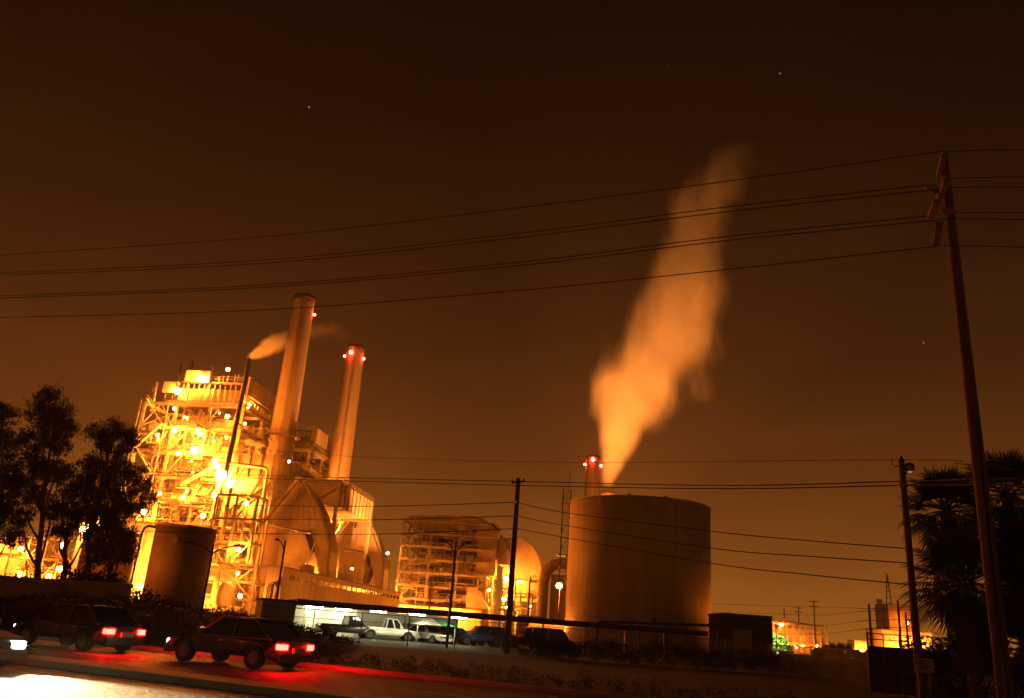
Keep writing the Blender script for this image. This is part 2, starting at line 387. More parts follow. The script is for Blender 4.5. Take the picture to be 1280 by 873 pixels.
def roof_gear(t, H, W, D, rr):
    # penthouse with louvred panels, roof drum, vents
    b = MB(); b.box(-W+7, -1, 3, D-4, H+.8, H+5.2); b.build('penthouse', 'steel2', t)
    b = MB(); b.box(-.6, -.1, 1, D-2, H+3.6, H+8.4); b.build('side_parapet_panel', 'panel', t)
    b = MB()
    for k in range(13): x = -W+8+k*1.45; b.box(x, x+.22, 2.55, 2.8, H+1, H+6.4)
    b.box(-W+7, -.5, 2.3, 3.3, H+6.6, H+7.1); b.build('louvre_screen', 'steel2', t)
    b = MB(); b.box(-W+6, 1.5, -1.8, 3.2, H+.5, H+.65); fl = b.build('roof_deck', 'steel2', t)
    b = MB(); railing(b, (-W+6, -1.7, H+.6), (1.4, -1.7, H+.6), 1.3); railing(b, (-W+7, 2.4, H+7.3), (-.6, 2.4, H+7.3), 1.3); b.build('railing', 'steel', fl)
    b = MB(); b.box(-W+8.6, -W+15.4, 1.4, 2.2, H+6.6, H+9.8); b.build('lit_hood', 'wall', t, bevel=.1)
    b = MB(); b.box(-W+3.5, -W+7.6, .6, 1.5, H+3.2, H+6.2); b.build('lit_hood', 'wall', t, bevel=.1)
    b = MB(); b.bar((-W+1.5, 1, H-2), (-W+1.5, 1, H+6), .5); railing(b, (-W+1.2, 0, H+3), (-W+7, 0, H+3), 1.4); b.build('corner_platform', 'steel', t)
    for x, h in ((-W+5.5, 8), (-W+8.5, 9), (-W+14.3, 7.6)):
        b = MB(); b.tube([(x, 4, H+3), (x, 4, H+4+h)], [.42, .36], 8); b.build('vent_stack', 'steel2', t, smooth=True)
    for k in range(9):
        b = MB(); x = rr.uniform(-W+10, -1); b.bar((x, 2.6, H+7), (x, 2.6, H+7+rr.uniform(1, 2.6)), .12); b.build('roof_fitting', 'steel', t)

LA = []
for (px, py, r, mt) in [(253, 474, .75, 'sodium_b'), (222, 489, .7, 'sodium_b'), (285, 462, .85, 'sodium'), (218, 511, .6, 'sodium'), (218, 538, .85, 'sodium'),
    (197, 544, .5, 'sodium'), (247, 539, .8, 'sodium_b'), (250, 543, .5, 'sodium'), (223, 567, .75, 'sodium'), (243, 563, .9, 'sodium_b'), (284, 521, .7, 'sodium'), (283, 547, .6, 'sodium'),
    (311, 507, .95, 'sodium_b'), (306, 530, .6, 'sodium'), (269, 576, .7, 'sodium'), (272, 584, .7, 'sodium_b'), (302, 573, .6, 'sodium'), (241, 591, .5, 'sodium_s'), (234, 614, .5, 'sodium_s'),
    (200, 617, .5, 'sodium_s'), (229, 622, .6, 'sodium'), (268, 619, .8, 'sodium_b'), (254, 645, .7, 'sodium'), (180, 640, .8, 'sodium_b'), (292, 598, .9, 'sodium_b')]:
    d = at(px, py, 1) - Vector((0, 0, EYE)); V = 195.2 - random.random()*1.0
    if px > 288: V = 200
    if (px, py) in ((253, 474), (222, 489)): V = 198.4
    s_ = V/(d.x*math.sin(TH) + d.y*math.cos(TH)); P = d*s_ + Vector((0, 0, EYE)); u_, v_ = uv_of(P)
    LA.append((u_+91, v_-198, P.z, r*(1.15 if r in (.75, .7) and py < 490 else random.uniform(.5, 1.1)), mt))
for k in range(24): LA.append((random.uniform(-27, 1), random.uniform(-1.5, 5), random.uniform(9, 50), random.uniform(.16, .3), 'sodium_b'))
ua = boiler_unit('tall open steel boiler structure full of bright floodlights, left of both stacks', -91, 198, 11, lamps=LA, clutter=3.3)
roof_gear(ua, 51, 27, 38, random.Random(5))
LB = [(3, 2, 40, .6, 'sodium'), (2.5, 12, 30, .7, 'sodium_b'), (2.2, 6, 22, .7, 'sodium'), (3, 18, 46, .5, 'sodium'), (2.5, 26, 38, .5, 'sodium'), (-6, -2, 34, .8, 'sodium_b'), (3.4, -3, 12, .8, 'sodium_b')]
ub = boiler_unit('second open steel boiler structure between the two tall stacks', -91, 251, 23, lamps=LB, clutter=1.3)
roof_gear(ub, 51, 27, 38, random.Random(6))
for c in list(kids(ub)):
    if c.name.startswith('lit_hood'): bpy.data.objects.remove(c)

# tall steam vent pipe standing in front of the left unit
t = pthing('steam_vent_pipe', 'slim dark vent pipe puffing steam, right edge of the bright boiler structure', 'vent pipe', -91.6, 194)
b = MB(); b.tube([(0, 0, 0), (1.6, 0, 63.6)], [.75, .55], 12); b.build('pipe', 'dark', t, smooth=True)
b = MB(); b.lathe([(.75, -.5), (.8, .4), (.6, .9)], (1.6, 0, 63.4), 12); b.build('pipe_cap', 'dark', t, smooth=True)
b = MB()
for z in (14, 30, 46): b.bar((1.6*z/64, 0, z), (1, 5, z), .25)
b.build('pipe_support', 'steel2', t)

# exhaust stacks
def stack(label, u, v, H, r0=3.9, r1=2.95, ring=.42, beacons=(), z0=0):
    t = pthing('smokestack', label, 'smokestack', u, v, z0)
    prof = []; n = 40
    for i in range(n+1):
        z = H*i/n; r = r0 + (r1-r0)*i/n; prof += [(r, z)]
    prof[-1] = (r1, H)
    sh = MB(); sh.lathe(prof + [(r1*.86, H), (r1*.86, H-3)], (0, 0, 0), 40); s = sh.build('shaft', 'concrete', t, smooth=True)
    b = MB(); b.lathe([(r1+.12, H-1.2), (r1+.14, H+.12), (r1*.8, H+.14), (r1*.8, H-.5)], (0, 0, 0), 40); b.build('rim', 'dark', t, smooth=True)
    if ring:
        z = H*ring; r = r0 + (r1-r0)*ring; b = MB(); b.lathe([(r+.05, z), (r+1.5, z), (r+1.5, z+.2), (r+.05, z+.2)], (0, 0, 0), 32)
        for k in range(12):
            a = k*math.pi/6; b.bar((math.cos(a)*(r+1.4), math.sin(a)*(r+1.4), z), (math.cos(a)*(r), math.sin(a)*(r), z-1.6), .15)
        pl = b.build('ring_platform', 'steel2', t)
        b = MB()
        for k in range(24):
            a = k*math.pi/12; c = Vector((math.cos(a), math.sin(a), 0))*(r+1.4) + Vector((0, 0, z+.2)); e = Vector((math.cos(a+math.pi/12), math.sin(a+math.pi/12), 0))*(r+1.4) + Vector((0, 0, z+.2))
            b.bar(c, c+Vector((0, 0, 1.2)), .08); b.bar(c+Vector((0, 0, 1.2)), e+Vector((0, 0, 1.2)), .07); b.bar(c+Vector((0, 0, .6)), e+Vector((0, 0, .6)), .06)
        b.build('railing', 'steel2', pl)
    b = MB(); a = -1.3
    for sgn in (-.3, .3):
        b.bar((math.cos(a)*(r0+.2)+sgn, math.sin(a)*(r0+.2), 4), (math.cos(a)*(r1+.2)+sgn, math.sin(a)*(r1+.2), H-1), .09)
    for k in range(int(H)): 
        q = r0 + (r1-r0)*k/H+.2; b.bar((math.cos(a)*q-.3, math.sin(a)*q, k+4 if k+4 < H else H-1), (math.cos(a)*q+.3, math.sin(a)*q, k+4 if k+4 < H else H-1), .06)
    b.build('ladder', 'steel2', t)
    for (ang, z, s) in beacons:
        a = rad(ang); q = r1 + (r0-r1)*(1-z/H) + .45
        b = MB(); b.ball((0, 0, 0), s, 8); o = b.build('beacon', 'redl', t, loc=(math.cos(a)*q, math.sin(a)*q, z))
        h = MB(); h.bar((0, 0, -.5), (-math.cos(a)*.5, -math.sin(a)*.5, -.6), .15); h.build('beacon_bracket', 'dark', o)
    return t
stack('nearest and tallest concrete smokestack with one red beacon near its top', -86, 214, 88.6, 4.0, 2.95, .53, [(10, 83.5, .38)])
stack('second concrete smokestack with three red beacons just below its rim', -86, 268, 92.0, 4.3, 3.1, .455, [(-98, 89, .62), (195, 88.3, .42), (-12, 87.6, .42)])
P = at(739, 640, 400); uu, vv = uv_of(P)
stack('distant smokestack with red beacons rising behind the big round tank', uu, vv, 85, 4.4, 3.5, 0, [(-92, 82.6, .8), (190, 80.6, .6), (-6, 80.4, .6)])
P = at(759.5, 640, 335); uu, vv = uv_of(P)
stack('short steaming smokestack tip with red glow, just above the round tank roof', uu, vv, 57, 3.0, 2.6, 0, [(205, 55.2, .35), (-80, 55, .3), (-20, 55, .3)])

# breeching (long flue box on legs) in front of the stacks
t = pthing('flue_gallery', 'long elevated ribbed flue gallery running past the feet of both stacks', 'flue gallery', -79, 196)
b = MB(); b.box(-12, 0, 0, 92, 32.5, 38.6); b.build('flue_box', 'duct', t)
for k in range(24):
    b = MB(); y = 1.5 + k*3.9; b.bar((.06, y, 32.3), (.06, y, 38.9), .25, .3); b.build('stiffener', 'steel2', t)
for k in range(4): b = MB(); b.bar((-1-k*3, -.06, 32.4), (-1-k*3, -.06, 38.7), .25, .3); b.build('stiffener', 'steel2', t)
b = MB(); railing(b, (.1, 0, 38.6), (.1, 92, 38.6), 1.3); railing(b, (-12, 0, 38.6), (0, 0, 38.6), 1.3); b.build('railing', 'steel2', t)
b = MB(); b.box(.4, 13, 13, 47, 28.6, 34.6); b.build('side_flue_box', 'duct', t)
for k in range(10):
    b = MB(); y = 14 + k*3.6; b.bar((13.06, y, 28.4), (13.06, y, 34.8), .25, .3); b.build('stiffener', 'steel2', t)
b = MB(); railing(b, (13, 13, 34.6), (13, 47, 34.6), 1.3); b.build('railing', 'steel2', t)
for y in (13, 47): b = MB(); b.bar((12.6, y-.5, 0), (12.6, y-.5, 34.6), .8, .8); b.build('leg', 'steel', t)
b = MB(); b.bar((0, 12.6, 34.9), (13, 12.6, 34.9), .6, .8); b.bar((12.4, 12.4, 33.6), (1, 12.4, 26), .6, .6); b.build('portal_beam', 'steel', t)
for (x, y, z, r) in ((-11, 10, 39.8, .4), (-10.5, 34, 40, .5), (-11, 62, 40, .5), (-1, 46, 39.9, .3)): lamp_on(t, (x, y, z), r, 'sodium_b')
for y in (0, 27, 53, 80):
    for x in (-11.5, -.4):
        b = MB(); b.bar((x, y+.5, 0), (x, y+.5, 32.5), .8, .8); b.build('leg', 'steel', t)
for y in (0, 53):
    b = MB(); b.bar((-11.5, y+.2, 24), (-.5, y+.2, 32.2), .8, .6); b.build('bracing', 'steel', t)
    b = MB(); b.bar((-24, y+.3, 29.8), (-11, y+.3, 38.2), .9, .7); b.build('bracing', 'steel', t)

# precipitator walls (bright ribbed wall with small window) and curved hoods
def hood_unit(label, u, v):
    t = pthing('curved_duct_hood', label, 'duct', u, v)     # local x: 0 = left edge of hood
    poly = [(5.4, 33), (0, 24.6), (1.8, 21.2), (10.8, 20.2), (12.2, 17.4), (14.6, 9.8), (16.2, 9.8), (15.9, 16), (14.8, 20), (12.2, 25.4), (9, 30)]
    b = MB(); b.prism(poly, 0, 8); b.build('hood', 'duct', t, bevel=.12)
    b = MB(); cr_ = [(5.4, 33.4), (9.2, 30.3), (12.5, 25.6), (15.1, 20.2), (16.2, 16), (16.5, 9.8)]
    for a, c in zip(cr_, cr_[1:]): b.bar((a[0], -.25, a[1]), (c[0], -.25, c[1]), .5, .5, up=Vector((0, 1, 0)))
    b.build('rim_flange', 'steel2', t)
    b = MB(); b.prism([(2.8, 20), (9.8, 20), (12.0, 15.6), (9.6, 8.8), (4, 10.2), (4.4, 15)], -1.2, 7); b.build('transition_box', 'duct', t, bevel=.1)
    b = MB(); b.bar((-.5, -1.2, 22), (6.8, -1.2, 33), .7, .5); b.build('bracing', 'steel2', t)
    b = MB(); b.bar((6.8, -1.2, 33), (6.3, -1.2, 27), .5); b.bar((6.8, -1.2, 33), (10, -1.2, 29.2), .5); b.build('bracing', 'steel2', t)
    for (x, z) in ((8.3, 24), (11.6, 23)):
        b = MB()
        for k in range(5): b.bar((x-3+k*1.7, -.05, z-2.2), (5.6+k*1.1, -.05, 31-k*.9), .12)
        b.build('seam_rib', 'duct', t); break
    b = MB()
    for x in (12, 15): b.bar((x, -3, 5), (x, -3, 10.4), .25)
    b.bar((9, -3, 10), (16, -3, 9.6), .25); b.bar((10, -3, 3), (13.6, -3, 18.5), .3); b.bar((12, -3, 10), (15, -3, 5), .2)
    b.build('access_frame', 'steel', t)
    b = MB(); b.box(-8, 15.2, -4, 12, 0, 6.8); b.build('plinth', 'wall', t)
    b = MB(); b.box(8.5, 15.6, 11, 12, 6.81, 19); b.build('back_wall', 'wall', t)
    lamp_on(t, (12.4, 9.4, 10.4), .5, 'sodium_b'); lamp_on(t, (-3.4, -4, 10.4), .5, 'sodium_b'); lamp_on(t, (4, -3, 36.4), .28, 'sodium_b')
    return t
h1 = hood_unit('nearer curved sheet metal duct hood above the white workshop, brightly lit inside its arch', -78.4, 195)
h2 = hood_unit('farther curved sheet metal duct hood with a dark triangular opening', -77.6, 246)
for c in list(kids(h2)):
    if c.name.startswith('floodlight'):
        for d in kids(c): bpy.data.objects.remove(d)
        bpy.data.objects.remove(c)

def air_heater(label, u, v):
    t = pthing('air_heater_house', label, 'plant building', u, v)   # ribbed wall facing camera, bright
    b = MB(); b.box(-14.5, 0, 0, 12, 22, 34.8); b.build('ribbed_wall', 'casing', t)
    b = MB(); b.box(-14.7, .1, -.4, 0, 28.6, 29.1); b.build('ledge', 'steel2', t)
    b = MB(); b.box(-4, -2.8, -.12, 0, 30.6, 32.2); b.build('hatch', 'dark', t)
    b = MB(); b.tube([(-14, -2.5, 35.6), (-2, -2.5, 35), (-1, -2.5, 34.6), (-.7, -2.5, 33.6), (-.7, -2.5, 21)], .45, 8); b.build('handrail_pipe', 'steel', t, smooth=True)
    for x in (-13.5, -7.5): b = MB(); b.bar((x, -1.5, 22), (x+6, -1.5, 35), .55); b.build('brace', 'steel', t)
    lamp_on(t, (-12.3, -3, 32.4), 1.5, 'sodium_b'); lamp_on(t, (-9.5, -3, 30.4), .9, 'sodium_b'); lamp_on(t, (-4.5, -3, 26), .5, 'sodium_b')
    return t
air_heater('bright ribbed wall block under the flue gallery, in front of the nearest stack', -79.4, 196.5)
air_heater('bright ribbed wall block under the flue gallery, left of the farther duct hood', -72, 250)

# lower lattice pipe tower between wall and hood
def pipe_rack(label, u, v, Wd, Dp, H, seed, lamps=(), mats=('steel', 'duct', 'steel2'), nx=2, lv=5, npipe=22, name='pipe_rack'):
    rr = random.Random(seed)
    t = pthing(name, label, 'pipe rack', u, v)
    xs = [Wd*i/nx for i in range(nx+1)]
    for x in xs:
        for y in (0, Dp):
            b = MB(); b.bar((x, y, 0), (x, y, H), .5); b.build('column', 'steel', t)
    for i in range(1, lv+1):
        z = H*i/lv; b = MB()
        for y in (0, Dp): b.bar((0, y, z), (Wd, y, z), .3, .5)
        for x in xs: b.bar((x, 0, z), (x, Dp, z), .3, .5)
        railing(b, (0, 0, z+.2), (Wd, 0, z+.2)); b.build('floor_frame', 'steel', t)
        b = MB()
        for k in range(nx):
            a, c = xs[k], xs[k+1]
            if (i+k) % 2: a, c = c, a
            b.bar((a, -.05, z-H/lv), (c, -.05, z), .26)
        b.build('bracing', 'steel', t)
    for k in range(npipe):
        b = MB(); r = rr.choice([.15, .22, .3, .5]); x = rr.uniform(.3, Wd-.3); y = rr.uniform(.2, Dp-.2); z = rr.uniform(0, H*.7)
        if rr.random() < .5: b.tube([(x, y, z), (x, y, z+rr.uniform(3, H*.5))], r, 8)
        else:
            z2 = z+rr.uniform(1, 4); x2 = rr.uniform(-1, Wd+1)
            b.tube([(x, y, z), (x, y, z2-.6), (x + (.5 if x2 > x else -.5), y, z2), (x2, y, z2)], r, 8)
        b.build('pipe', rr.choice(mats), t, smooth=True)
    for (x, y, z, r, mt) in lamps: lamp_on(t, (x, y, z), r, mt)
    return t
pipe_rack('open lattice pipe tower below the boiler structure, left of the nearer duct hood', -89, 188, 10, 6, 27, 31, [(8.3, -2, 14.5, .5, 'sodium_b'), (2, -2, 9, .45, 'sodium_b'), (3.2, 3, 4.0, .5, 'sodium_b')])
pipe_rack('low lattice rack with pale vessels beside the white workshop', -78, 172, 8, 6, 10.5, 37, [(2, -2.5, 3.2, .4, 'sodium_b'), (5, -2.2, 8.6, .35, 'sodium')], lv=3, npipe=16)
t = pthing('process_vessel', 'small round bright vessel beside the lattice rack at the workshop corner', 'vessel', -74.5, 169)
b = MB(); b.lathe([(.6, 1.6), (1.6, 2.4), (1.8, 4), (1.6, 5.8), (.6, 6.8)], n=16); b.build('shell', 'wall', t, smooth=True)
b = MB()
for x in (-1.2, 1.2): b.bar((x, 0, 0), (x, 0, 3), .2)
b.build('support_leg', 'steel', t)

# bright walls at the foot of the plant
t = pthing('pump_house', 'long bright pump house wall behind the round brown tanks', 'building', -124, 192)
b = MB(); b.box(0, 34, 0, 5, 0, 19.5); b.build('wall', 'wall', t)
b = MB(); b.box(-.2, 34.2, -.3, 5.2, 19.5, 20.0); b.build('roof_edge', 'steel2', t)
for k in range(9): b = MB(); b.box(3+k*3.5, 3.2+k*3.5, -.12, 0, 0, 19.4); b.build('pilaster', 'steel', t)
for (x, z) in ((4, 17), (25, 15), (31, 9.5), (13, 9), (20.5, 5)): lamp_on(t, (x, -4, z), .7, 'sodium_b')
t = pthing('annex_building', 'low bright annex with door and pipes right of the brown tank', 'building', -92, 176)
b = MB(); b.box(0, 16, 0, 8, 0, 9.5); b.build('wall', 'wall', t)
b = MB(); b.box(-.3, 16.3, -.5, 8, 9.5, 10.1); b.build('roof_edge', 'steel2', t)
for x in (3, 6.5, 10): b = MB(); b.box(x, x+1.3, -.08, 0, 3.6, 7); b.build('window', 'window', t)
b = MB()
for x in (1, 5, 9, 13): b.bar((x, -2.4, 0), (x, -2.4, 6.5), .2)
b.bar((1, -2.4, 6.5), (13, -2.4, 6.5), .25); b.bar((1, -2.4, 4), (13, -2.4, 4), .2); b.build('pipe_frame', 'steel', t)
for (x, z) in ((3.6, 5), (11, 4.5)): lamp_on(t, (x, -5, z), .5, 'sodium_b')

# white workshop with a row of small windows
t = pthing('workshop', 'long low white workshop with a row of small high windows behind the carport', 'building', -61.5, 165)
b = MB(); b.box(-3.4, 0, 0, 107, 0, 10); b.build('wall', 'wall', t)
b = MB(); b.box(-3.6, .25, -.25, 107.2, 10, 10.35); b.build('parapet', 'kerb', t)
for k in range(22):
    for q in range(3):
        y = 4 + k*4.7 + q*1.15
        b = MB(); b.box(-.02, .06, y, y+.8, 8.1, 8.9); b.build('window', 'window', t)
b = MB(); b.box(-.02, .08, 10, 34, 4.4, 4.65); b.build('trim_band', 'steel2', t)
for y in (-1.4, -.5): b = MB(); b.tube([(-2.2, y, 0), (-2.2, y, 6), (-1.9, y, 6.7), (-1.2, y, 7), (-.6, y, 6.7), (-.3, y, 6), (-.3, y, 0)], .22, 8); b.build('downpipe', 'steel2', t, smooth=True)
b = MB(); b.box(-3.2, -.6, 46, 52, 10.35, 13.4); b.build('roof_unit', 'wall', t, bevel=.1)
b = MB(); b.box(-3.2, -1, 18, 22, 10.35, 12); b.build('roof_unit', 'wall', t, bevel=.1)
b = MB(); railing(b, (0, 20, 10.35), (0, 70, 10.35), 1.2); b.build('railing', 'steel2', t)
lamp_on(t, (-6, -5, 4), .4, 'sodium_b'); lamp_on(t, (-4, 62, 14), .4, 'sodium')

# low ground-lit yard left behind the trees
t = pthing('yard_building', 'bright yellow lit yard building glimpsed behind the eucalyptus trunks', 'building', -172, 205)
b = MB(); b.box(0, 44, 0, 10, 0, 11); b.build('wall', 'wall', t)
b = MB(); b.box(8, 26, -2, 8, 11, 15); b.build('roof', 'panel', t)
for x in (4, 12, 20, 30, 38): b = MB(); b.box(x, x+3, -.1, 0, 1, 5.5); b.build('door', 'dark', t)
for (x, z) in ((2, 8), (11, 6), (22, 12), (30, 6), (40, 8)): lamp_on(t, (x, -5, z), .7, 'sodium')
pipe_rack('lit pipe rack glimpsed through the left edge of the trees', -146, 200, 18, 6, 15, 41, [(4, -2, 12, .6, 'sodium'), (13, -2, 6, .6, 'sodium')], nx=4, lv=3)

# brown storage tanks
def tank(name, label, p, r, h, mat, n=64, group=None):
    t = thing(name, label, 'storage tank', p, 0, group)
    b = MB(); b.lathe([(r, 0), (r, h)], n=n); b.build('shell', mat, t, smooth=True)
    b = MB(); b.lathe([(r+.12, h-.3), (r+.14, h), (r*.6, h+r*.025), (.2, h+r*.04)], n=n); b.build('roof', mat, t, smooth=True)
    b = MB()
    for k in range(n//2):
        a = 2*math.pi*k/(n//2); c = Vector((math.cos(a)*(r-.2), math.sin(a)*(r-.2), h+.05)); e = Vector((math.cos(a+4*math.pi/n)*(r-.2), math.sin(a+4*math.pi/n)*(r-.2), h+.05))
    
    b = MB()
    for z in [h*i/8 for i in range(1, 8)]: b.lathe([(r+.0, z-.03), (r+.035, z-.03), (r+.035, z+.03), (r+.0, z+.03)], n=n)
    b.build('seam_band', mat, t, smooth=False)
    return t
tb = tank('storage_tank', 'round brown storage tank with a pipe down its left side, before the bright boiler structure', Vector((-42.2, 114, 0)), 3.9, 11.6, 'tankd')
b = MB(); b.tube([(-5.2, -1.8, 0), (-5.1, -1.8, 10.3), (-4.9, -1.8, 11), (-4.4, -1.8, 11.3), (-3.5, -1.4, 11.2)], .17, 8); b.build('pipe', 'dark', tb, smooth=True)
b = MB(); b.lathe([(.45, 0), (.45, .1)], (0, 0, 0), 12); o = b.build('manhole', 'duct', tb, loc=(.2, -3.9, 9.6)); o.rotation_euler = (rad(90), 0, 0)
tank('storage_tank', 'smaller brown storage tank half hidden by tree leaves, behind the piped tank', Vector((-55.6, 122, 0)), 3.6, 10.9, 'tankd')
# big fuel tank
bt = tank('fuel_tank', 'huge pale round fuel tank in the middle of the photo, steam rising behind it', Vector((21.9, 130, 0)), 10.9, 21.3, 'tank', 128)
b = MB()
for k in range(3): pass
for x in (-3, 2.5): b = MB(); b.lathe([(.22, 0), (.22, .3), (.3, .32), (.3, .42)], (x, -8.4, 21.4), 10); b.build('roof_vent', 'tank', bt)
o = MB(); o.ball((0, 0, 0), .3, 8); o.build('gauge', 'dark', bt, loc=(.5, -11, 4.2))

# dark shed at the right of the tank
t = thing('dark_shed', 'dark flat roofed shed right of the huge fuel tank', 'shed', (30.2, 112, 0))
b = MB(); b.box(0, 6.3, 0, 8, 0, 5.4); b.build('wall', 'dark', t)
b = MB(); b.box(-.1, 6.4, -.1, 8.1, 5.4, 5.6); b.build('roof_edge', 'steel2', t)
b = MB(); b.box(1.2, 3.6, -.06, 0, 0, 3.6); b.build('door', 'duct', t)
b = MB(); b.ball((4, -.5, 4.1), .25, 8); b.bar((4, -.5, 4.1), (4, 0, 4.3), .1); b.build('lamp', 'ceramic', t)

# ---------------------------------------------------------------- older boiler block in the middle
H2 = 40
cu = boiler_unit('mid distance boiler block gridded with orange lit beams, left of the wooden power pole', -39, 312, 51, W=33., D=30., H=38., LV=8, clutter=1.6, coremat='dark',  # dark casing colour stands in for the shaded interior
    lamps=[(-30, -12, 6, .75, 'sodium_b'), (-20, -14, 4, .7, 'sodium_b'), (-8, -12, 5, .7, 'sodium_b'), (3, -12, 14, .5, 'sodium'), (-36, -6, 12, .55, 'sodium_b'), (-37, -4, 25, .5, 'sodium')])
b = MB(); b.prism([(-31.5, 36), (-31.5, 40), (-9, 41.6), (-3, 40.6), (3.5, 36), (7, 30), (7.4, 24), (4, 24), (3, 30), (-1, 35.5)], 2, 18); b.build('curved_duct', 'duct', cu, bevel=.2)
for c in list(kids(cu)):
    if c.name.startswith('furnace_casing'): pass
b = MB(); b.box(-31, -6, 4.5, 28, 36, 39.6); b.build('penthouse', 'panel', cu)
b = MB(); b.box(-4, 3.2, -.5, 6, 20, 33); b.box(-5, 4, -.7, 6.2, 33.1, 35.5); b.build('duct_riser', 'duct', cu, bevel=.1)
b = MB(); b.prism([(-6, 0), (3, 0), (2, 8), (-3, 15), (-6, 15)], -4, 3); b.build('fan_casing', 'duct', cu, bevel=.1)
b = MB(); b.box(-33, 0, -6, -1, 0, 7.2); b.build('base_building', 'wall', cu)
t = pthing('rounded_duct', 'bright round shouldered duct block just right of the wooden power pole', 'duct', -31, 331)
b = MB(); b.prism([(-4, 12), (-4, 35.5), (2, 36.2), (6.5, 34), (9.6, 30), (11.3, 25), (11.6, 12)], 0, 14); b.build('duct_shell', 'duct', t, bevel=.15)
b = MB(); b.box(-3.6, -.4, -.15, 0, 22, 30); b.build('pale_panel', 'wall', t)  # thin paler panel on the duct front
for x in (-3.5, 3, 10.5): b = MB(); b.bar((x, 1, 0), (x, 1, 12), .6); b.build('leg', 'steel', t)
b = MB(); railing(b, (-4, -.5, 19), (12, -.5, 19), 1.2); b.build('railing', 'steel2', t)
for (x, y, z, r) in ((-1.5, -9, 19.5, .95), (3.5, -9, 19, .8), (-2, -6, 12, .7), (8, -5, 10, .5)): lamp_on(t, (x, y, z), r, 'sodium_b')
pipe_rack('tangle of dark pipes and lit frames below the rounded duct block', -33, 315, 15, 8, 19, 61, [(2, 3, 9, .6, 'sodium_b'), (9, 3, 4, .5, 'sodium_b')], mats=('dark', 'steel2', 'duct'), nx=3, lv=4, npipe=30)
# inverted-U duct next to the tank
t = pthing('inverted_duct', 'tall inverted U shaped brown duct squeezed left of the huge fuel tank', 'duct', -17, 300)
b = MB(); b.tube([(0, 0, 0), (0, 0, 18), (.8, 0, 21.5), (3.2, 0, 24), (6.5, 0, 24.8), (10, 0, 24), (12.2, 0, 21), (12.6, 0, 17), (12.6, 0, 0)], 1.9, 16); b.build('duct_pipe', 'tankd', t, smooth=True)
b = MB(); b.box(2.5, 11, 2, 8, 0, 21); b.build('housing', 'panel', t)
b = MB(); b.box(-8, 0, -6, -3, 0, 6.4); b.build('lean_to', 'duct', t, bevel=.1)
lp = at(699, 731, 150)
def lamp_post(label, p, H, arms=(), lit=None, r=.11, mat='dark', group=None, name='lamp_post'):
    t = thing(name, label, 'lamp post', (p.x, p.y, 0), 0, group)
    b = MB(); b.tube([(0, 0, 0), (0, 0, H)], [r, r*.7], 8); b.build('pole', mat, t, smooth=True)
    for dx in arms:
        b = MB(); b.tube([(0, 0, H-.9), (dx*.4, 0, H-.25), (dx*.85, 0, H)], r*.5, 6); a = b.build('arm', mat, t, smooth=True)
        b = MB(); b._add([(dx*.8-.1, -.2, H-.06), (dx*1.25, -.2, H-.02), (dx*1.25, .2, H-.02), (dx*.8, .2, H-.06), (dx*.85, -.12, H+.16), (dx*1.2, -.1, H+.12), (dx*1.2, .1, H+.12), (dx*.85, .12, H+.16)],
            [(0, 1, 2, 3), (4, 5, 6, 7), (0, 1, 5, 4), (1, 2, 6, 5), (2, 3, 7, 6), (3, 0, 4, 7)]); b.build('lamp_head', mat, t)
    if lit:
        b = MB(); b.ball((0, 0, 0), lit, 8); b.build('globe', 'sodium', t, loc=(0, 0, H+lit*.8))
    return t
lamp_post('pale post with one glowing lamp standing between duct and huge tank', at(697, 775, 175), lp.z*175/150 - 1, (), .6, .18, 'wall')
p = at(267, 681, 88); lamp_post('dark unlit twin arm lamp post right of the round brown tank', p, p.z, (-2.6, 2.6), None, .14)
p = at(570, 678, 64); lamp_post('dark unlit twin arm lamp post in front of the mid distance boiler block', p, p.z, (-.95, .95), None, .11)
p = at(357, 676, 80); lamp_post('thin dark lamp post at the near corner of the white workshop', p, p.z, (-.8,), None, .12)
p = at(663, 720, 140); lamp_post('slender lamp post just right of the wooden power pole', p, p.z, (.8,), None, .14, 'steel2')

lamp_post('added lamp post hidden behind the dark shed, lighting the right edge of the huge tank', Vector((35.6, 124, 0)), 4.0, (), .15, .08)  # unseen helper lamp that brightens the tank edge
lamp_post('yard lamp post behind the eucalyptus leaves left of the brown tanks', Vector((-53.0, 104, 0)), 7.2, (), .38, .1)
for k in range(5):  # added row of lamps, kept out of view to light the workshop
    q = pu(-51, 150 + 26*k)
    lamp_post(('nearest', 'second', 'middle', 'fourth', 'farthest')[k] + ' added unseen lamp in the row behind the carport, lighting the workshop wall', q, 3.0, (), .26, .07)
q = pu(3, 386); lamp_post('added hidden lamp at the foot of the distant smokestack, behind the huge tank', q, 40, (), .9, .25)  # extra lamp out of view, brightens the far stack
# lattice mast left of the tank
p = at(709, 612, 165); t = thing('lattice_mast', 'slim lattice mast rising at the left edge of the huge fuel tank', 'mast', (p.x, p.y, 0))
b = MB(); Hm = p.z; s = .75
for sx in (-s, s):
    for sy in (-s, s): b.bar((sx, sy, 0), (sx, sy, Hm), .16)
k = 0; z = 0
while z < Hm-1.6:
    a = s if k % 2 else -s
    b.bar((-a, -s, z), (a, -s, z+1.6), .09); b.bar((-s, -s, z), (s, -s, z), .09); b.bar((-s, a, z), (-s, -a, z+1.6), .09); z += 1.6; k += 1
b.build('lattice', 'steel2', t)
b = MB(); b.box(-1.4, 1.4, -1.4, 1.4, Hm*.55, Hm*.55+.15); b.box(-1.2, 1.2, -1.2, 1.2, Hm-3, Hm-2.85); b.build('platform', 'steel2', t)
b = MB(); b.bar((0, 0, Hm-2), (.6, 0, Hm+4), .1); b.build('aerial', 'steel2', t)

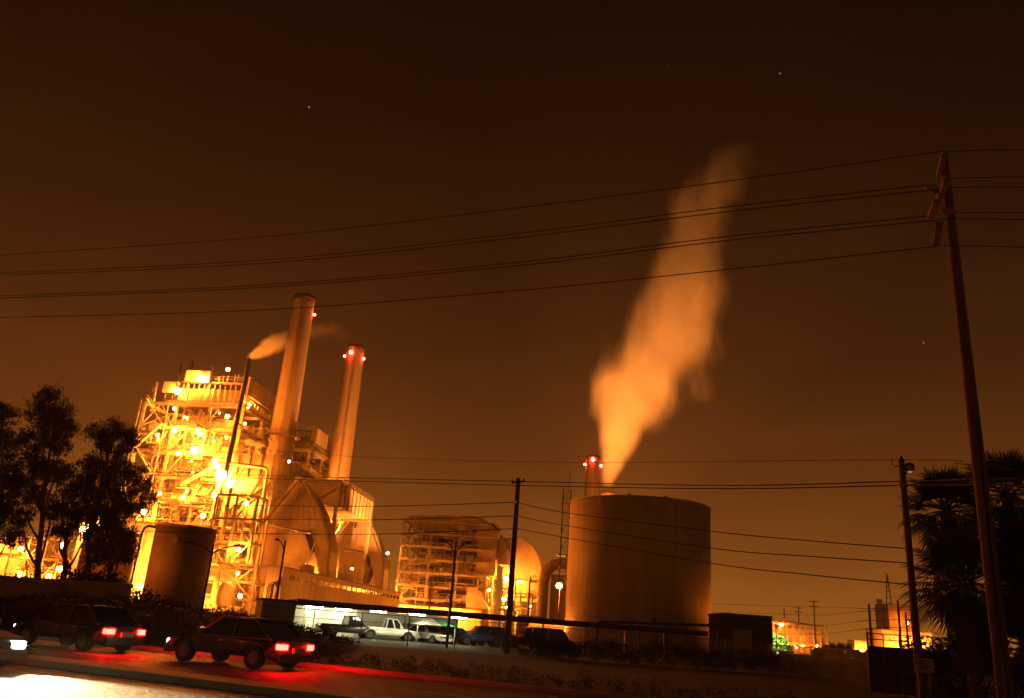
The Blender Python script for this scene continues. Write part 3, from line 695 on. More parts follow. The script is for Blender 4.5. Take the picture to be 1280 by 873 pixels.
# ---------------------------------------------------------------- carport, cars, fence
cp0 = at(372, 757, 70); cp1 = at(885, 801, 84); cp0.z = cp1.z = 0
dirv = (cp1-cp0); Lc = dirv.length; ang = math.atan2(dirv.y, dirv.x)
t = thing('carport', 'long flat dark carport roof over the parked cars', 'carport', cp0, ang)
b = MB(); b.box(0, Lc, 0, 6, 2.32, 2.78); b.build('roof', 'dark', t)
for k in range(9): b = MB(); x = 1.5 + k*(Lc-3)/8; b.box(x, x+.18, 5.5, 5.7, 0, 2.32); b.build('post', 'steel', t)
for k in range(2): b = MB(); x = 1.4 + k*2.6; b.box(x, x+1.5, 4.9, 5.06, 2.22, 2.3); b.build('tube_light', 'tube', t)
for x in (6.2, 9.6, 13.4): b = MB(); b.box(x, x+1.3, .5, .66, 2.22, 2.3); b.build('tube_light', 'tube', t)
t = thing('storage_shed', 'small dark shed closing the left end of the carport', 'shed', cp0 + Vector((-2.9, .2, 0)), ang)
b = MB(); b.box(0, 2.7, 0, 5, 0, 2.5); b.build('wall', 'tankd', t)
b = MB(); b.box(-.1, 2.8, -.1, 5.1, 2.5, 2.66); b.build('roof', 'dark', t)
t = thing('back_wall', 'white panelled wall glowing under the left end of the carport', 'wall', cp0 + Vector((math.cos(ang)*.4-math.sin(ang)*6.2, math.sin(ang)*.4+math.cos(ang)*6.2, 0)), ang)
b = MB(); b.box(0, 15.5, 0, .2, 0, 2.3); b.build('panel', 'wall', t)
b = MB(); b.box(0, 15.5, -.05, 0, 1.35, 1.42); b.build('rail', 'steel2', t)

def car(label, loc, rz, mat='blackp', kind='sedan', lit=False, group=None):
    """nose towards +x"""
    name = 'pickup_truck' if kind == 'pickup' else ('van' if kind == 'van' else 'car'); cat = {'pickup': 'pickup truck', 'van': 'van'}.get(kind, 'car')
    t = thing(name, label, cat, loc, rz, group)
    Lx = {'sedan': 2.3, 'suv': 2.35, 'pickup': 2.7, 'van': 2.4}[kind]; W = .9; wr = .33 if kind == 'sedan' else .38
    g0 = .22 if kind == 'sedan' else .32
    fx, bx = Lx*.61, -Lx*.60
    belt = {'sedan': .88, 'suv': 1.02, 'pickup': 1.02, 'van': 1.1}[kind]
    def arch(cx): return [(cx + math.cos(a)*(wr+.07), wr + math.sin(a)*(wr+.07)) for a in [math.pi*k/8 for k in range(9)]]
    poly = [(-Lx, g0+.18), (-Lx+.03, belt-.08), (-Lx+.15, belt+.02), (Lx*.38, belt), (Lx*.9, belt-.18), (Lx, belt-.34), (Lx+.02, g0+.15), (Lx-.08, g0)]
    if kind == 'van': poly[3] = (Lx*.55, belt)
    poly += [q for q in arch(fx) if q[1] >= g0] + [q for q in arch(bx) if q[1] >= g0] + [(-Lx+.1, g0)]
    b = MB(); n = len(poly); ys = [-W, -W*.97, 0]
    b.prism(poly, -W, W); nv = []
    for (x, y, z) in b.v:
        f = 1.0
        if z > belt-.12: f *= .95
        if z < g0+.12: f *= .95
        if abs(x) > Lx*.93: f *= .87
        nv.append((x, y*f, z))
    b.v = nv; b.build('body', mat, t, bevel=.045)
    if lit:
        for s_ in (-1, 1):
            for xx in (Lx*.36, -Lx*.12, -Lx*.50): q = MB(); q.box(xx, xx+.012, s_*W-.004, s_*W+.004, g0+.12, belt-.13); q.build('door_seam', 'rubber', t)
            q = MB(); q.box(-Lx*.44, Lx*.42, s_*W-.012, s_*W+.02, .50, .56); q.build('side_trim', 'rubber', t, bevel=.006)
    top = {'sedan': 1.42, 'suv': 1.72, 'pickup': 1.75, 'van': 1.95}[kind]
    gh = {'sedan': [(-Lx*.82, belt), (-Lx*.5, top), (Lx*.08, top), (Lx*.42, belt)], 'suv': [(-Lx*.95, belt), (-Lx*.86, top), (Lx*.1, top), (Lx*.40, belt)],
          'pickup': [(-Lx*.12, belt), (-Lx*.08, top), (Lx*.22, top), (Lx*.44, belt)], 'van': [(-Lx*.96, belt), (-Lx*.92, top), (Lx*.35, top), (Lx*.62, belt)]}[kind]
    wi = W*.80
    def ghp(sc_, zlift, wt):
        cx = sum(q[0] for q in gh)/4
        vs = []
        for (x, z) in gh:
            ww = (W*.93 if z == belt else wi)*wt
            vs += [((x-cx)*sc_+cx, -ww, z+(zlift if z == top else 0)), ((x-cx)*sc_+cx, ww, z+(zlift if z == top else 0))]
        return vs
    fsg = [(0, 1, 3, 2), (2, 3, 5, 4), (4, 5, 7, 6), (0, 2, 4, 6), (1, 7, 5, 3)]
    b = MB(); b._add(ghp(1, -.03, 1), fsg); b.build('windows', 'glass', t)
    b = MB(); v8 = ghp(1.0, 0, 1.012)
    for a, c in ((0, 2), (1, 3), (4, 6), (5, 7), (2, 4), (3, 5), (2, 3), (4, 5), (0, 1), (6, 7)): b.bar(v8[a], v8[c], .07)
    mid = [(v8[2][0]+v8[4][0])/2, (v8[0][0]+v8[6][0])/2]
    for sgn, tp, bt in ((-1, -wi, -W*.93), (1, wi, W*.93)): b.bar((mid[0], tp*1.01, top), (mid[1], bt*1.01, belt), .09)
    b.build('window_frame', mat, t)
    b = MB(); b.box(gh[1][0]-.02, gh[2][0]+.02, -wi-.02, wi+.02, top-.04, top+.03); b.build('roof', mat, t, bevel=.03)
    if kind == 'pickup':
        b = MB(); b.box(-Lx+.1, -Lx*.16, -W*.8, W*.8, belt-.02, belt+.025); b.build('bed_cover', 'dark', t)
    for x in (fx, bx):
        for s_ in (-1, 1):
            b = MB(); b.tube([(0, -.11, 0), (0, .11, 0)], wr, 20); o = b.build('wheel', 'rubber', t, bevel=0, loc=(x, s_*(W-.10), wr))
            h = MB(); h.tube([(0, s_*.04, 0), (0, s_*.113, 0)], wr*.60, 18); h.tube([(0, s_*.112, 0), (0, s_*.122, 0)], wr*.60, 18)
            for q in range(5): a_ = q*1.2566+.3; h.bar((0, s_*.125, 0), (math.cos(a_)*wr*.56, s_*.125, math.sin(a_)*wr*.56), .05, .02, up=Vector((0, 1, 0)))
            h.build('rim', 'hub', o)
    for s_ in (-1, 1):
        b = MB(); b.box(Lx-.16, Lx+.05, s_*W*.66-.16, s_*W*.66+.14, belt-.40, belt-.24); b.build('headlight', 'head' if lit else 'rim', t, bevel=.02)
        b = MB(); b.box(-Lx-.03, -Lx+.22, s_*(W-.26)-.15, s_*(W-.26)+.15, belt-.28, belt-.12); b.build('tail_light', 'tail' if lit else 'redp', t, bevel=.015)
        b = MB(); b.box(gh[3][0]-.35, gh[3][0]-.15, s_*(W+.0), s_*(W+.2), belt+.02, belt+.18); b.build('mirror', mat, t, bevel=.02)
        for xx in ((-Lx*.05,) if kind == 'pickup' else (-Lx*.05, -Lx*.42)):
            b = MB(); b.box(xx, xx+.18, s_*(W+.001)-.015, s_*(W+.001)+.015, belt-.16, belt-.12); b.build('door_handle', 'rim', t)
    b = MB(); b.box(-Lx-.06, -Lx+.1, -W*.89, W*.89, g0+.05, g0+.28); b.build('rear_bumper', mat if kind != 'pickup' else 'rim', t, bevel=.03)
    b = MB(); b.box(Lx-.1, Lx+.08, -W*.89, W*.89, g0+.02, g0+.24); b.build('front_bumper', mat, t, bevel=.03)
    b = MB(); b.box(Lx-.05, Lx+.04, -W*.4, W*.4, belt-.42, belt-.26); b.build('grille', 'dark', t)
    b = MB(); b.box(-Lx-.075, -Lx-.02, -.26, .26, g0+.3, g0+.44); b.build('number_plate', 'paint', t)
    return t
PK = 'vehicles parked under and before the carport'
def lotp(px, off, back=0):
    p = at(px, 780, 70+(px-372)*.0273+off*.25+2.2); return Vector((p.x, p.y, .004))
car('dark pickup truck parked beside the glowing white wall', lotp(436, 3), ang+rad(8), 'blackp', 'pickup', group=PK)
car('white pickup truck with tall cab parked in the carport light', lotp(486, 3), ang+rad(-4), 'white', 'pickup', group=PK)
car('white car parked under the green canvas canopy', lotp(536, 2.5), ang+rad(-60), 'white', 'sedan', group=PK)
car('silver blue car parked between the canopy and the dark lamp post pole', lotp(572, 5), ang+rad(10), 'silver', 'sedan', group=PK)
car('dark blue sport utility car with glinting roof, right of the twin arm lamp post', lotp(601, 1), ang+rad(175), 'blue', 'suv', group=PK)
car('black car silhouetted in the shadow left of the wooden pole foot', lotp(625, 6), ang+rad(20), 'blackp', 'suv', group=PK)
car('black pickup silhouetted before the yellow lit gap right of the wooden pole', lotp(659, 6), ang+rad(-12), 'blackp', 'pickup', group=PK)
car('dark van silhouetted before the yellow lit gap beside the huge tank', lotp(689, 3), ang+rad(3), 'blackp', 'van', group=PK)
# canopy tent
t = thing('canopy_tent', 'green and white pitched canvas canopy over a white car', 'canopy', lotp(536, 2.5), ang)
b = MB(); b._add([(-1.6, -2, 1.5), (1.9, -2, 1.5), (1.9, 2, 1.5), (-1.6, 2, 1.5), (0, 0, 2.2)], [(0, 1, 4), (2, 3, 4), (3, 0, 4)]); b.build('canvas_roof', 'canvasw', t)
b = MB(); b._add([(1.9, -2.05, 1.5), (1.95, 2, 1.5), (0.02, -.02, 2.23), (2.7, -2.1, 1.1), (2.7, 2.1, 1.1), (.6, -2.05, 1.52)], [(0, 1, 2), (0, 1, 4, 3), (0, 2, 5)]); b.build('side_flap', 'canvasg', t)
for x in (-1.55, 1.85):
    for y in (-1.9, 1.9): b = MB(); b.bar((x, y, 0), (x, y, 1.52), .06); b.build('pole', 'steel', t)
# yellow-lit yard wall visible below the carport roof at right
t = thing('lit_yard_wall', 'low wall lit yellow by yard lamps seen below the carport roof near the tank', 'wall', at(660, 800, 132) * 1)
t.location.z = 0
b = MB(); b.box(0, 9, 0, .3, 0, 3); b.build('wall', 'wall', t)
lamp_on(t, (1.5, -2, 2.0), .14, 'sodium_b'); lamp_on(t, (5, -2, 2.0), .12, 'sodium_b')

# chain link fence
def chain_fence(label, p0, p1, H=2.0, mesh=True):
    p0 = Vector(p0); p1 = Vector(p1); d = p1-p0; Lf = d.length; a = math.atan2(d.y, d.x)
    t = thing('chain_link_fence', label, 'fence', p0, a); n = max(1, round(Lf/3.2))
    for k in range(n+1): b = MB(); x = Lf*k/n; b.tube([(x, 0, 0), (x, 0, H+.08)], .035, 6); b.build('post', 'steel2', t)
    b = MB(); b.tube([(0, 0, H), (Lf, 0, H)], .025, 6); b.build('top_rail', 'steel2', t)
    if mesh:
        b = MB(); s = .14; k = -H
        while k < Lf:
            a0 = max(0, k); a1 = min(Lf, k+H)
            b.bar((a0, 0, a0-k), (a1, 0, a1-k), .012); b.bar((a0, .01, H-(a0-k)), (a1, .01, H-(a1-k)), .012); k += s
        b.build('wire_mesh', 'steel2', t)
    return t
fa = at(330, 780, 58); fb = at(960, 820, 62); fa.z = fb.z = 0
chain_fence('chain link fence running along the front of the parking lot', fa, fb)
fb2 = at(1085, 830, 48); fb2.z = 0
chain_fence('chain link fence section right of the dark shed, towards the palms', fb, fb2, 1.9)
# dark steel gate left of street lamp
g0_ = at(1086, 830, 40); g0_.z = 0
t = thing('dark_gate', 'dark solid panel gate left of the wooden street lamp pole', 'gate', g0_, rad(-12))
b = MB(); b.box(0, 3.6, 0, .12, .1, 2.1); b.build('panel', 'dark', t)
b = MB()
for k in range(6): b.bar((k*.7, 0, 0), (k*.7, 0, 2.7), .06)
b.bar((0, 0, 2.4), (3.6, 0, 2.4), .05); b.bar((0, 0, 2.65), (3.6, 0, 2.65), .05); b.build('gate_frame', 'steel2', t)
# elevated pipe in front of the big tank
q0 = at(751, 777, 96); q1 = at(946, 789, 96); q0.z = 0; q1.z = 0; dq = q1-q0; zt = at(751, 777, 96).z
t = thing('elevated_pipe', 'thin dark elevated pipe on posts crossing before the huge tank', 'pipe', q0, math.atan2(dq.y, dq.x))
b = MB(); b.tube([(0, 0, zt), (dq.length, 0, zt+.6)], .16, 8); b.tube([(0, 0, zt), (-.4, 0, zt-.4), (-.5, 0, 0)], .16, 8); b.build('pipe_run', 'dark', t, smooth=True)
for k in range(1, 4): b = MB(); b.bar((dq.length*k/4, 0, 0), (dq.length*k/4, 0, zt), .16); b.build('post', 'dark', t)

# ---------------------------------------------------------------- utility poles and wires
def pole_obj(label, base, top, r0, r1):
    t = thing('utility_pole', label, 'utility pole', (base.x, base.y, 0))
    b = MB(); b.tube([(0, 0, 0), ((top.x-base.x)*.5, (top.y-base.y)*.5, top.z*.5), (top.x-base.x, top.y-base.y, top.z)], [r0, (r0+r1)/2, r1], 14); b.build('shaft', 'wood', t, smooth=True)
    return t
bp = at(1255, 853, 22); tp = at(1179, 196, 22.3)
big = pole_obj('tall leaning wooden power pole at the right with angled crossarms and insulators', bp, tp, .205, .13)
def loc_(px, py, Y): q = at(px, py, Y); return (q.x-bp.x, q.y-bp.y, q.z)
# crossarms seen nearly end-on: run towards the camera
for (a, c) in (((1181, 194, 21.2), (1174, 222, 23.0)), ((1184, 226, 20.8), (1172, 252, 23.2)), ((1171, 252, 21.0), (1163, 272, 23.2)), ((1174, 280, 20.8), (1170, 305, 23.2))):
    b = MB(); b.bar(loc_(*a), loc_(*c), .19, .14); b.build('crossarm', 'wood', big)
for (px, py) in ((1163, 235), (1168, 238), (1183, 264), (1188, 266)):
    x, y, z = loc_(px, py, 22.0)
    b = MB(); b.tube([(x-.16, y, z-.03), (x-.05, y, z), (x+.05, y, z), (x+.18, y, z+.04)], [.05, .12, .13, .06], 10); b.build('insulator', 'ceramic', big, smooth=True)
for (px, py) in ((1180, 191), (1181, 222), (1174, 248), (1177, 277)):
    x, y, z = loc_(px, py, 22.2)
    b = MB(); b.lathe([(.03, 0), (.07, .05), (.045, .1), (.07, .15), (.02, .2)], (x, y, z-.12), 10); b.build('pin_insulator', 'ceramic', big, smooth=True)
b = MB(); x, y, z = loc_(1255, 853, 21.7); b.bar((x+.05, -.25, 0), (tp.x-bp.x+.03, tp.y-bp.y-.17, 12.5), .035); b.build('ground_wire', 'wire', big)

b1 = at(634, 800, 62); t1 = at(648, 598, 62)
p1 = pole_obj('slim wooden power pole in front of the mid distance boiler block', Vector((t1.x, t1.y, 0)), t1, .24, .16)
b = MB(); b.bar((-.45, .6, t1.z-.3), (.45, -.6, t1.z-.3), .12); b.build('crossarm', 'wood', p1)
for x, y in ((-.4, .5), (.4, -.5)): b = MB(); b.lathe([(.03, 0), (.08, .06), (.05, .14), (.02, .2)], (x, y, t1.z-.24), 8); b.build('insulator', 'ceramic', p1)
for py in (628, 645, 661): q = at(646, py, 61.7); b = MB(); b.lathe([(.09, 0), (.11, .1), (.09, .2)], (q.x-t1.x, q.y-t1.y, q.z-.1), 8); b.build('spool_insulator', 'ceramic', p1)

t2 = at(1127, 578, 34); b2 = at(1146, 815, 34)
p2 = pole_obj('wooden street lamp pole with a round lamp head, left of the palms', Vector((t2.x, t2.y, 0)), t2, .155, .12)
p2.name = 'street_lamp'; p2['category'] = 'street lamp'
def l2(px, py, Y=34): q = at(px, py, Y); return (q.x-t2.x, q.y-t2.y, q.z)
b = MB(); b.tube([l2(1129, 600), l2(1131, 596), l2(1134, 588), l2(1135, 580)], .03, 6); b.build('lamp_arm', 'dark', p2)
x, y, z = l2(1137, 585); b = MB(); b.ball((x, y, z), .21, 12, .85); b.build('lamp_globe', 'ceramic', p2, smooth=True)
b = MB(); b.ball((x, y, z-.1), .13, 8); b.build('lamp_bulb', 'bulb', p2)
b = MB(); b.lathe([(.2, .05), (.16, .17), (.04, .22)], (x, y, z), 12); b.build('lamp_shade', 'dark', p2, smooth=True)
b = MB(); b.tube([l2(1124, 582), l2(1119, 584), l2(1115, 580), l2(1115, 575)], .02, 6); b.build('bracket', 'dark', p2)
b = MB(); b.lathe([(.1, 0), (.13, .08), (.06, .22), (.03, .3)], (0, 0, t2.z-.02), 10); b.build('pole_cap', 'dark', p2)
x, y, z = l2(1129, 607); b = MB(); b.lathe([(.15, -.12), (.2, 0), (.15, .12)], (x, y, z), 10); b.build('collar', 'ceramic', p2)
q = at(1153, 832, 33.6)
sg = thing('notice_board', 'small pale notice board fixed low on the street lamp pole', 'sign', (q.x, q.y-.1, 0))
b = MB(); b.box(-.38, .38, -.02, .02, q.z-.26, q.z+.26); b.build('board', 'sign', sg, bevel=.01)
b = MB()
for i, (a, c) in enumerate(((-.26, .24), (-.3, .1), (-.2, .28), (-.26, .05))): b.box(a, c, -.026, -.021, q.z+.14-i*.1, q.z+.18-i*.1)
b.build('faded_lettering', 'signtxt', sg)
b = MB(); b.bar((-.2, .05, 0), (-.2, .05, q.z+.2), .06); b.bar((.2, .05, 0), (.2, .05, q.z+.2), .06); b.build('post', 'steel2', sg)

def wire(label, knots, r=.014, group=None, n=14):
    """knots: world points; smooth curve through them"""
    P = [Vector(k) for k in knots]; out_ = []
    for i in range(len(P)-1):
        a = P[max(i-1, 0)]; b_ = P[i]; c_ = P[i+1]; d_ = P[min(i+2, len(P)-1)]
        for k in range(n):
            s_ = k/n; out_.append(.5*((2*b_) + (c_-a)*s_ + (2*a-5*b_+4*c_-d_)*s_*s_ + (3*b_-a-3*c_+d_)*s_**3))
    out_.append(P[-1]); b = MB(); b.tube(out_, r, 5, cap=True)
    return tag(b.build('power_line', 'wire'), label, 'power line', group)
def onroad(px, py, p):    # point on the vertical plane p metres from the camera that runs with the road
    d = at(px, py, 1) - Vector((0, 0, EYE)); s_ = p/(d.x*math.sin(RT) + d.y*math.cos(RT)); return d*s_ + Vector((0, 0, EYE))
PP = 5.45*math.cos(0) + 0; PP = 13.0*math.sin(RT) + 22.2*math.cos(RT)
WL = [('topmost high wire running from the tall pole across the whole sky', [(-60, 322), (0, 319), (320, 297), (640, 261), (900, 228), (1178, 189)], 0),
      ('upper wire of the second pair across the sky', [(-60, 341), (0, 341), (320, 326), (640, 293), (900, 260), (1165, 231)], .0),
      ('lower wire of the second pair across the sky', [(-60, 344), (0, 344), (320, 330), (640, 298), (900, 266), (1172, 237)], .6),
      ('upper wire of the third pair, crossing just above the steaming vent', [(-60, 370), (0, 370), (320, 357), (640, 329), (900, 297), (1163, 270)], 0),
      ('lower wire of the third pair, crossing just above the steaming vent', [(-60, 374), (0, 373), (320, 360), (640, 333), (900, 302), (1176, 275)], .6),
      ('lowest high wire, crossing in front of the nearest smokestack top', [(-60, 397), (0, 397), (320, 388), (640, 364), (900, 338), (1172, 308)], 0)]
for lb, ks, of in WL: wire(lb, [onroad(x, y, PP-of) for x, y in ks], .017, 'high wires hung from the tall pole')
for lb, ks in (('topmost short wire leaving the tall pole to the right edge', [(1180, 190), (1230, 188), (1300, 188)]), ('second short wire leaving the tall pole to the right edge', [(1183, 223), (1230, 222), (1300, 222)]),
               ('third short wire leaving the tall pole to the right edge', [(1186, 235), (1230, 234), (1300, 235)]), ('fourth short wire leaving the tall pole to the right edge', [(1190, 266), (1230, 266), (1300, 266)]),
               ('fifth short wire leaving the tall pole to the right edge', [(1176, 273), (1230, 274), (1300, 275)]), ('lowest short wire leaving the tall pole to the right edge', [(1176, 307), (1230, 308), (1300, 310)])):
    wire(lb, [onroad(x, y, PP) for x, y in ks], .014, 'wires leaving the tall pole')
def W3(ks): return [at(x, y, Y) for x, y, Y in ks]
G2 = 'lower wires strung through the middle poles'
wire('upper of two long level wires passing the slim middle pole', W3([(180, 590, 80), (420, 597, 70), (646, 602, 62), (890, 607, 45), (1128, 602, 34), (1215, 599, 28), (1300, 598, 25)]), .028, G2)
wire('lower of two long level wires passing the slim middle pole', W3([(180, 594, 80), (420, 601, 70), (646, 607, 62), (890, 611, 45), (1128, 607, 34), (1215, 606, 28), (1300, 606, 25)]), .028, G2)
wire('faint highest thin wire above the two long level wires', W3([(300, 560, 80), (445, 571, 70), (700, 578, 62), (1115, 575, 34), (1200, 580, 30), (1300, 590, 27)]), .013, G2)
for k, (yl, yp, ya, yb) in enumerate(((633, 628, 664, 686), (650, 645, 685, 704), (668, 661, 704, 731))):
    nm = ('upper', 'middle', 'lower')[k]
    wire(nm + ' wire left of the slim middle pole, crossing the plant', W3([(150, yl-4, 82), (300, yl-1, 76), (470, yl, 68), (646, yp, 62)]), .03, G2)
    wire(nm + ' wire right of the slim middle pole, sagging past the huge tank', W3([(646, yp, 62), (700, yp+12-k, 58), (887, ya, 45), (1010, (ya+yb)/2+1, 39), (1136, yb, 34.2)]), .024, G2)

# ---------------------------------------------------------------- trees
def euc(label, base_px, Y, clumps, seed, fork=.35):
    """trunk from the ground, limbs to every leaf clump (px, py, radius in metres), each clump built of sub-clumps"""
    rr = random.Random(seed); p0 = at(base_px, 715, Y); p0.z = 0
    t = thing('eucalyptus_tree', label, 'tree', p0, 0, 'eucalyptus trees left of the plant')
    cs = []
    for (x, y, r) in clumps:
        q = at(x, y, Y + rr.uniform(-2.6, 2.6)) - p0; cs.append((q, r*1.10))
    H = max(q.z for q, r in cs); top = max(cs, key=lambda c: c[0].z)[0]
    br = MB(); tr = [Vector((0, 0, -.1))]
    for k in range(1, 9):
        f = k/8; tr.append(Vector((top.x*f**1.5 + rr.gauss(0, .16), top.y*f + rr.gauss(0, .16), H*f*.98)))
    br.tube(tr, [.40*(1-.9*k/8)+.03 for k in range(9)], 8)
    for q, r in cs:
        zs = max(H*.10, q.z*rr.uniform(.45, .62)); k = min(7, int(zs/(H*.98)*8)); a = tr[k].lerp(tr[k+1], .5)
        m1 = a.lerp(q, .45) + Vector((rr.gauss(0, .3), rr.gauss(0, .3), -.5)); rb = .15*(1-k/10)+.05
        br.tube([a, a.lerp(m1, .5)+Vector((0, 0, -.1)), m1, m1.lerp(q, .6)+Vector((0, 0, .1)), q], [rb, rb*.85, rb*.65, rb*.45, rb*.25], 6)
        for _ in range(7):
            e = q + Vector((rr.gauss(0, .5), rr.gauss(0, .5), rr.gauss(0.2, .4)))*r
            br.tube([m1.lerp(q, rr.uniform(.4, 1)), q.lerp(e, .5)+Vector((0, 0, .1)), e], [.04, .03, .012], 4)
    br.build('trunk', 'bark', t)
    lf = MB()
    for q, r in cs:
        ns = int(9*r*r)+5
        for _ in range(ns):
            d = Vector((rr.gauss(0, 1), rr.gauss(0, 1), rr.gauss(0, 1))).normalized()*r*rr.uniform(.35, 1.0)
            d.z *= .8; c = q + d; sg_ = rr.uniform(.22, .42)
            for _ in range(rr.randint(50, 80)):
                p = c + Vector((rr.gauss(0, sg_), rr.gauss(0, sg_), rr.gauss(0, sg_*.8) - .15))
                a = Vector((rr.gauss(0, .5), rr.gauss(0, .5), -1)).normalized()*rr.uniform(.08, .18)
                e = a.cross(Vector((rr.uniform(-1, 1), rr.uniform(-1, 1), 0))).normalized()*a.length*.36
                lf.quad(p-a, p+e, p+a, p-e)
    lf.build('crown', 'leaf', t); return t
euc('eucalyptus tree cut off by the left edge of the photo', -6, 93, [(4, 515, 1.5), (-12, 540, 2.3), (10, 555, 2.0), (-5, 590, 2.4), (18, 600, 1.8), (5, 632, 1.8), (-16, 640, 2.2), (14, 668, 1.5), (-30, 600, 2.4)], 107)
euc('tallest eucalyptus tree with rounded dark crown near the left edge', 48, 97, [(62, 498, 1.7), (48, 512, 1.5), (79, 516, 1.6), (86, 534, 1.3), (66, 532, 2.0), (44, 548, 1.8), (72, 553, 1.6), (36, 578, 2.0), (58, 585, 1.8), (78, 592, 1.6), (30, 612, 1.8), (52, 622, 1.7), (24, 645, 1.5), (66, 640, 1.2)], 101)
euc('airy eucalyptus tree with feathery top left of the bright boiler structure', 104, 90, [(145, 535, 1.3), (125, 541, 1.2), (160, 543, 1.1), (134, 553, 1.2), (166, 556, .9), (118, 578, 1.6), (142, 585, 1.7), (166, 590, 1.5), (102, 600, 1.6), (126, 606, 1.7), (154, 612, 1.8), (178, 606, 1.1), (183, 622, 1.0), (112, 630, 1.5), (142, 636, 1.4), (168, 636, 1.3), (150, 562, .8)], 115)
euc('small dense eucalyptus tree between the tallest and the airy one', 84, 88, [(92, 612, 1.3), (84, 634, 1.3), (100, 646, 1.4), (78, 658, 1.2), (112, 662, 1.2)], 131)
euc('low bushy eucalyptus tree hiding the smaller brown tank', 148, 84, [(140, 652, 1.4), (150, 662, 1.3), (158, 676, 1.1), (138, 678, 1.4), (152, 690, 1.5), (126, 690, 1.3)], 121)
hp = []
for k in range(140):
    x = -66 + 34*k/140
    for q in range(3): hp.append(Vector((x, 78 + rn.uniform(-2, 2) + (x+66)*.08, rn.uniform(.3, 2.9 + noise.noise(Vector((x*.2, 0, 5)))*1.6))))
o = leafmass(hp, 1.1, 20000, .22, rn).build('hedge', 'hedge'); tag(o, 'dense dark hedge at the foot of the eucalyptus trees', 'hedge')

def fan_palm(label, x, y, H, rad_, seed, nf=34, skirt=True):
    rr = random.Random(seed); t = thing('fan_palm', label, 'palm tree', (x, y, 0), 0, 'fan palms at the right')
    b = MB(); b.tube([(0, 0, 0), (.05, 0, H*.5), (0, 0, H)], [.36, .26, .24], 10); b.build('trunk', 'bark', t)
    def frond(b, az, el, ln, fr, droop):
        o_ = Vector((0, 0, H)); d = Vector((math.cos(az)*math.cos(el), math.sin(az)*math.cos(el), math.sin(el)))
        side = Vector((-math.sin(az), math.cos(az), 0)); up = d.cross(side)*-1
        pl = ln*.5; tip = o_ + d*pl - Vector((0, 0, droop*pl*.3)); b.tube([o_, o_ + d*pl*.5, tip], [.035, .03, .02], 4)
        d2 = (d - Vector((0, 0, droop*.5))).normalized()
        nb = 28
        for i in range(nb):
            a = (i/(nb-1)-.5)*rad(200)
            v_ = (d2*math.cos(a) + side*math.sin(a)).normalized(); l_ = fr*(.72 + .28*math.cos(a*.9))*rr.uniform(.9, 1.08)
            w_ = side*math.cos(a)*.04 - d2*math.sin(a)*.04
            m_ = tip + v_*l_*.6 - Vector((0, 0, .02)); e_ = tip + v_*l_ - Vector((0, 0, .10 + droop*.38*l_*rr.uniform(.6, 1.3)))
            b._add([tip, m_-w_, e_, m_+w_], [(0, 1, 2, 3)])
    f = MB()
    for k in range(nf):
        az = k*2.39996 + rr.uniform(-.2, .2); el = rad(75 - 110*(k/nf)) + rr.uniform(-.1, .1)
        frond(f, az, el, rad_*1.05, rad_*.6, .12 + .35*k/nf)
    f.build('fronds', 'palm', t)
    if skirt:
        f = MB()
        for k in range(110):
            az = rr.uniform(0, 6.28); z = H - .3 - rr.random()*H*.45; l_ = rr.uniform(.8, 1.4); r_ = .3
            c = Vector((math.cos(az)*r_, math.sin(az)*r_, z)); sd_ = Vector((-math.sin(az), math.cos(az), 0))
            for i in range(7):
                e = c + Vector((math.cos(az)*.45, math.sin(az)*.45, -l_*rr.uniform(.8, 1.2))) + sd_*(i-3)*.14
                mm = c.lerp(e, .6) + Vector((math.cos(az)*.2, math.sin(az)*.2, .1)); f._add([c, mm-sd_*.04, e, mm+sd_*.04], [(0, 1, 2, 3)])
        f.build('skirt', 'skirt', t)
    return t
fan_palm('fan palm with drooping round head just left of the tall pole', 19.9, 36.5, 8.0, 2.1, 1, 42)
fan_palm('tallest fan palm at the right edge behind the tall pole', 23.6, 38, 9.2, 2.3, 2, 44)
fan_palm('low fan palm with spiky fronds reaching towards the street lamp', 19.0, 34, 4.6, 2.6, 3, 54)
fan_palm('broad fan palm filling the lower right behind the tall pole', 22.6, 34, 5.6, 2.6, 4, 56)
fan_palm('short fan palm at the foot of the tall pole group', 20.4, 32, 2.2, 2.3, 5, 46, False)
hp = []
for k in range(90):
    x = 17.3 + 12*k/90
    for q in range(3): hp.append(Vector((x, 35 + rn.uniform(-1, 1.6), rn.uniform(.2, 2.3))))
o = leafmass(hp, .6, 9000, .13, rn).build('shrubs', 'hedge'); struct(o, 'stuff'); tag(o, 'dark shrubs massed under the fan palms', 'shrubs')

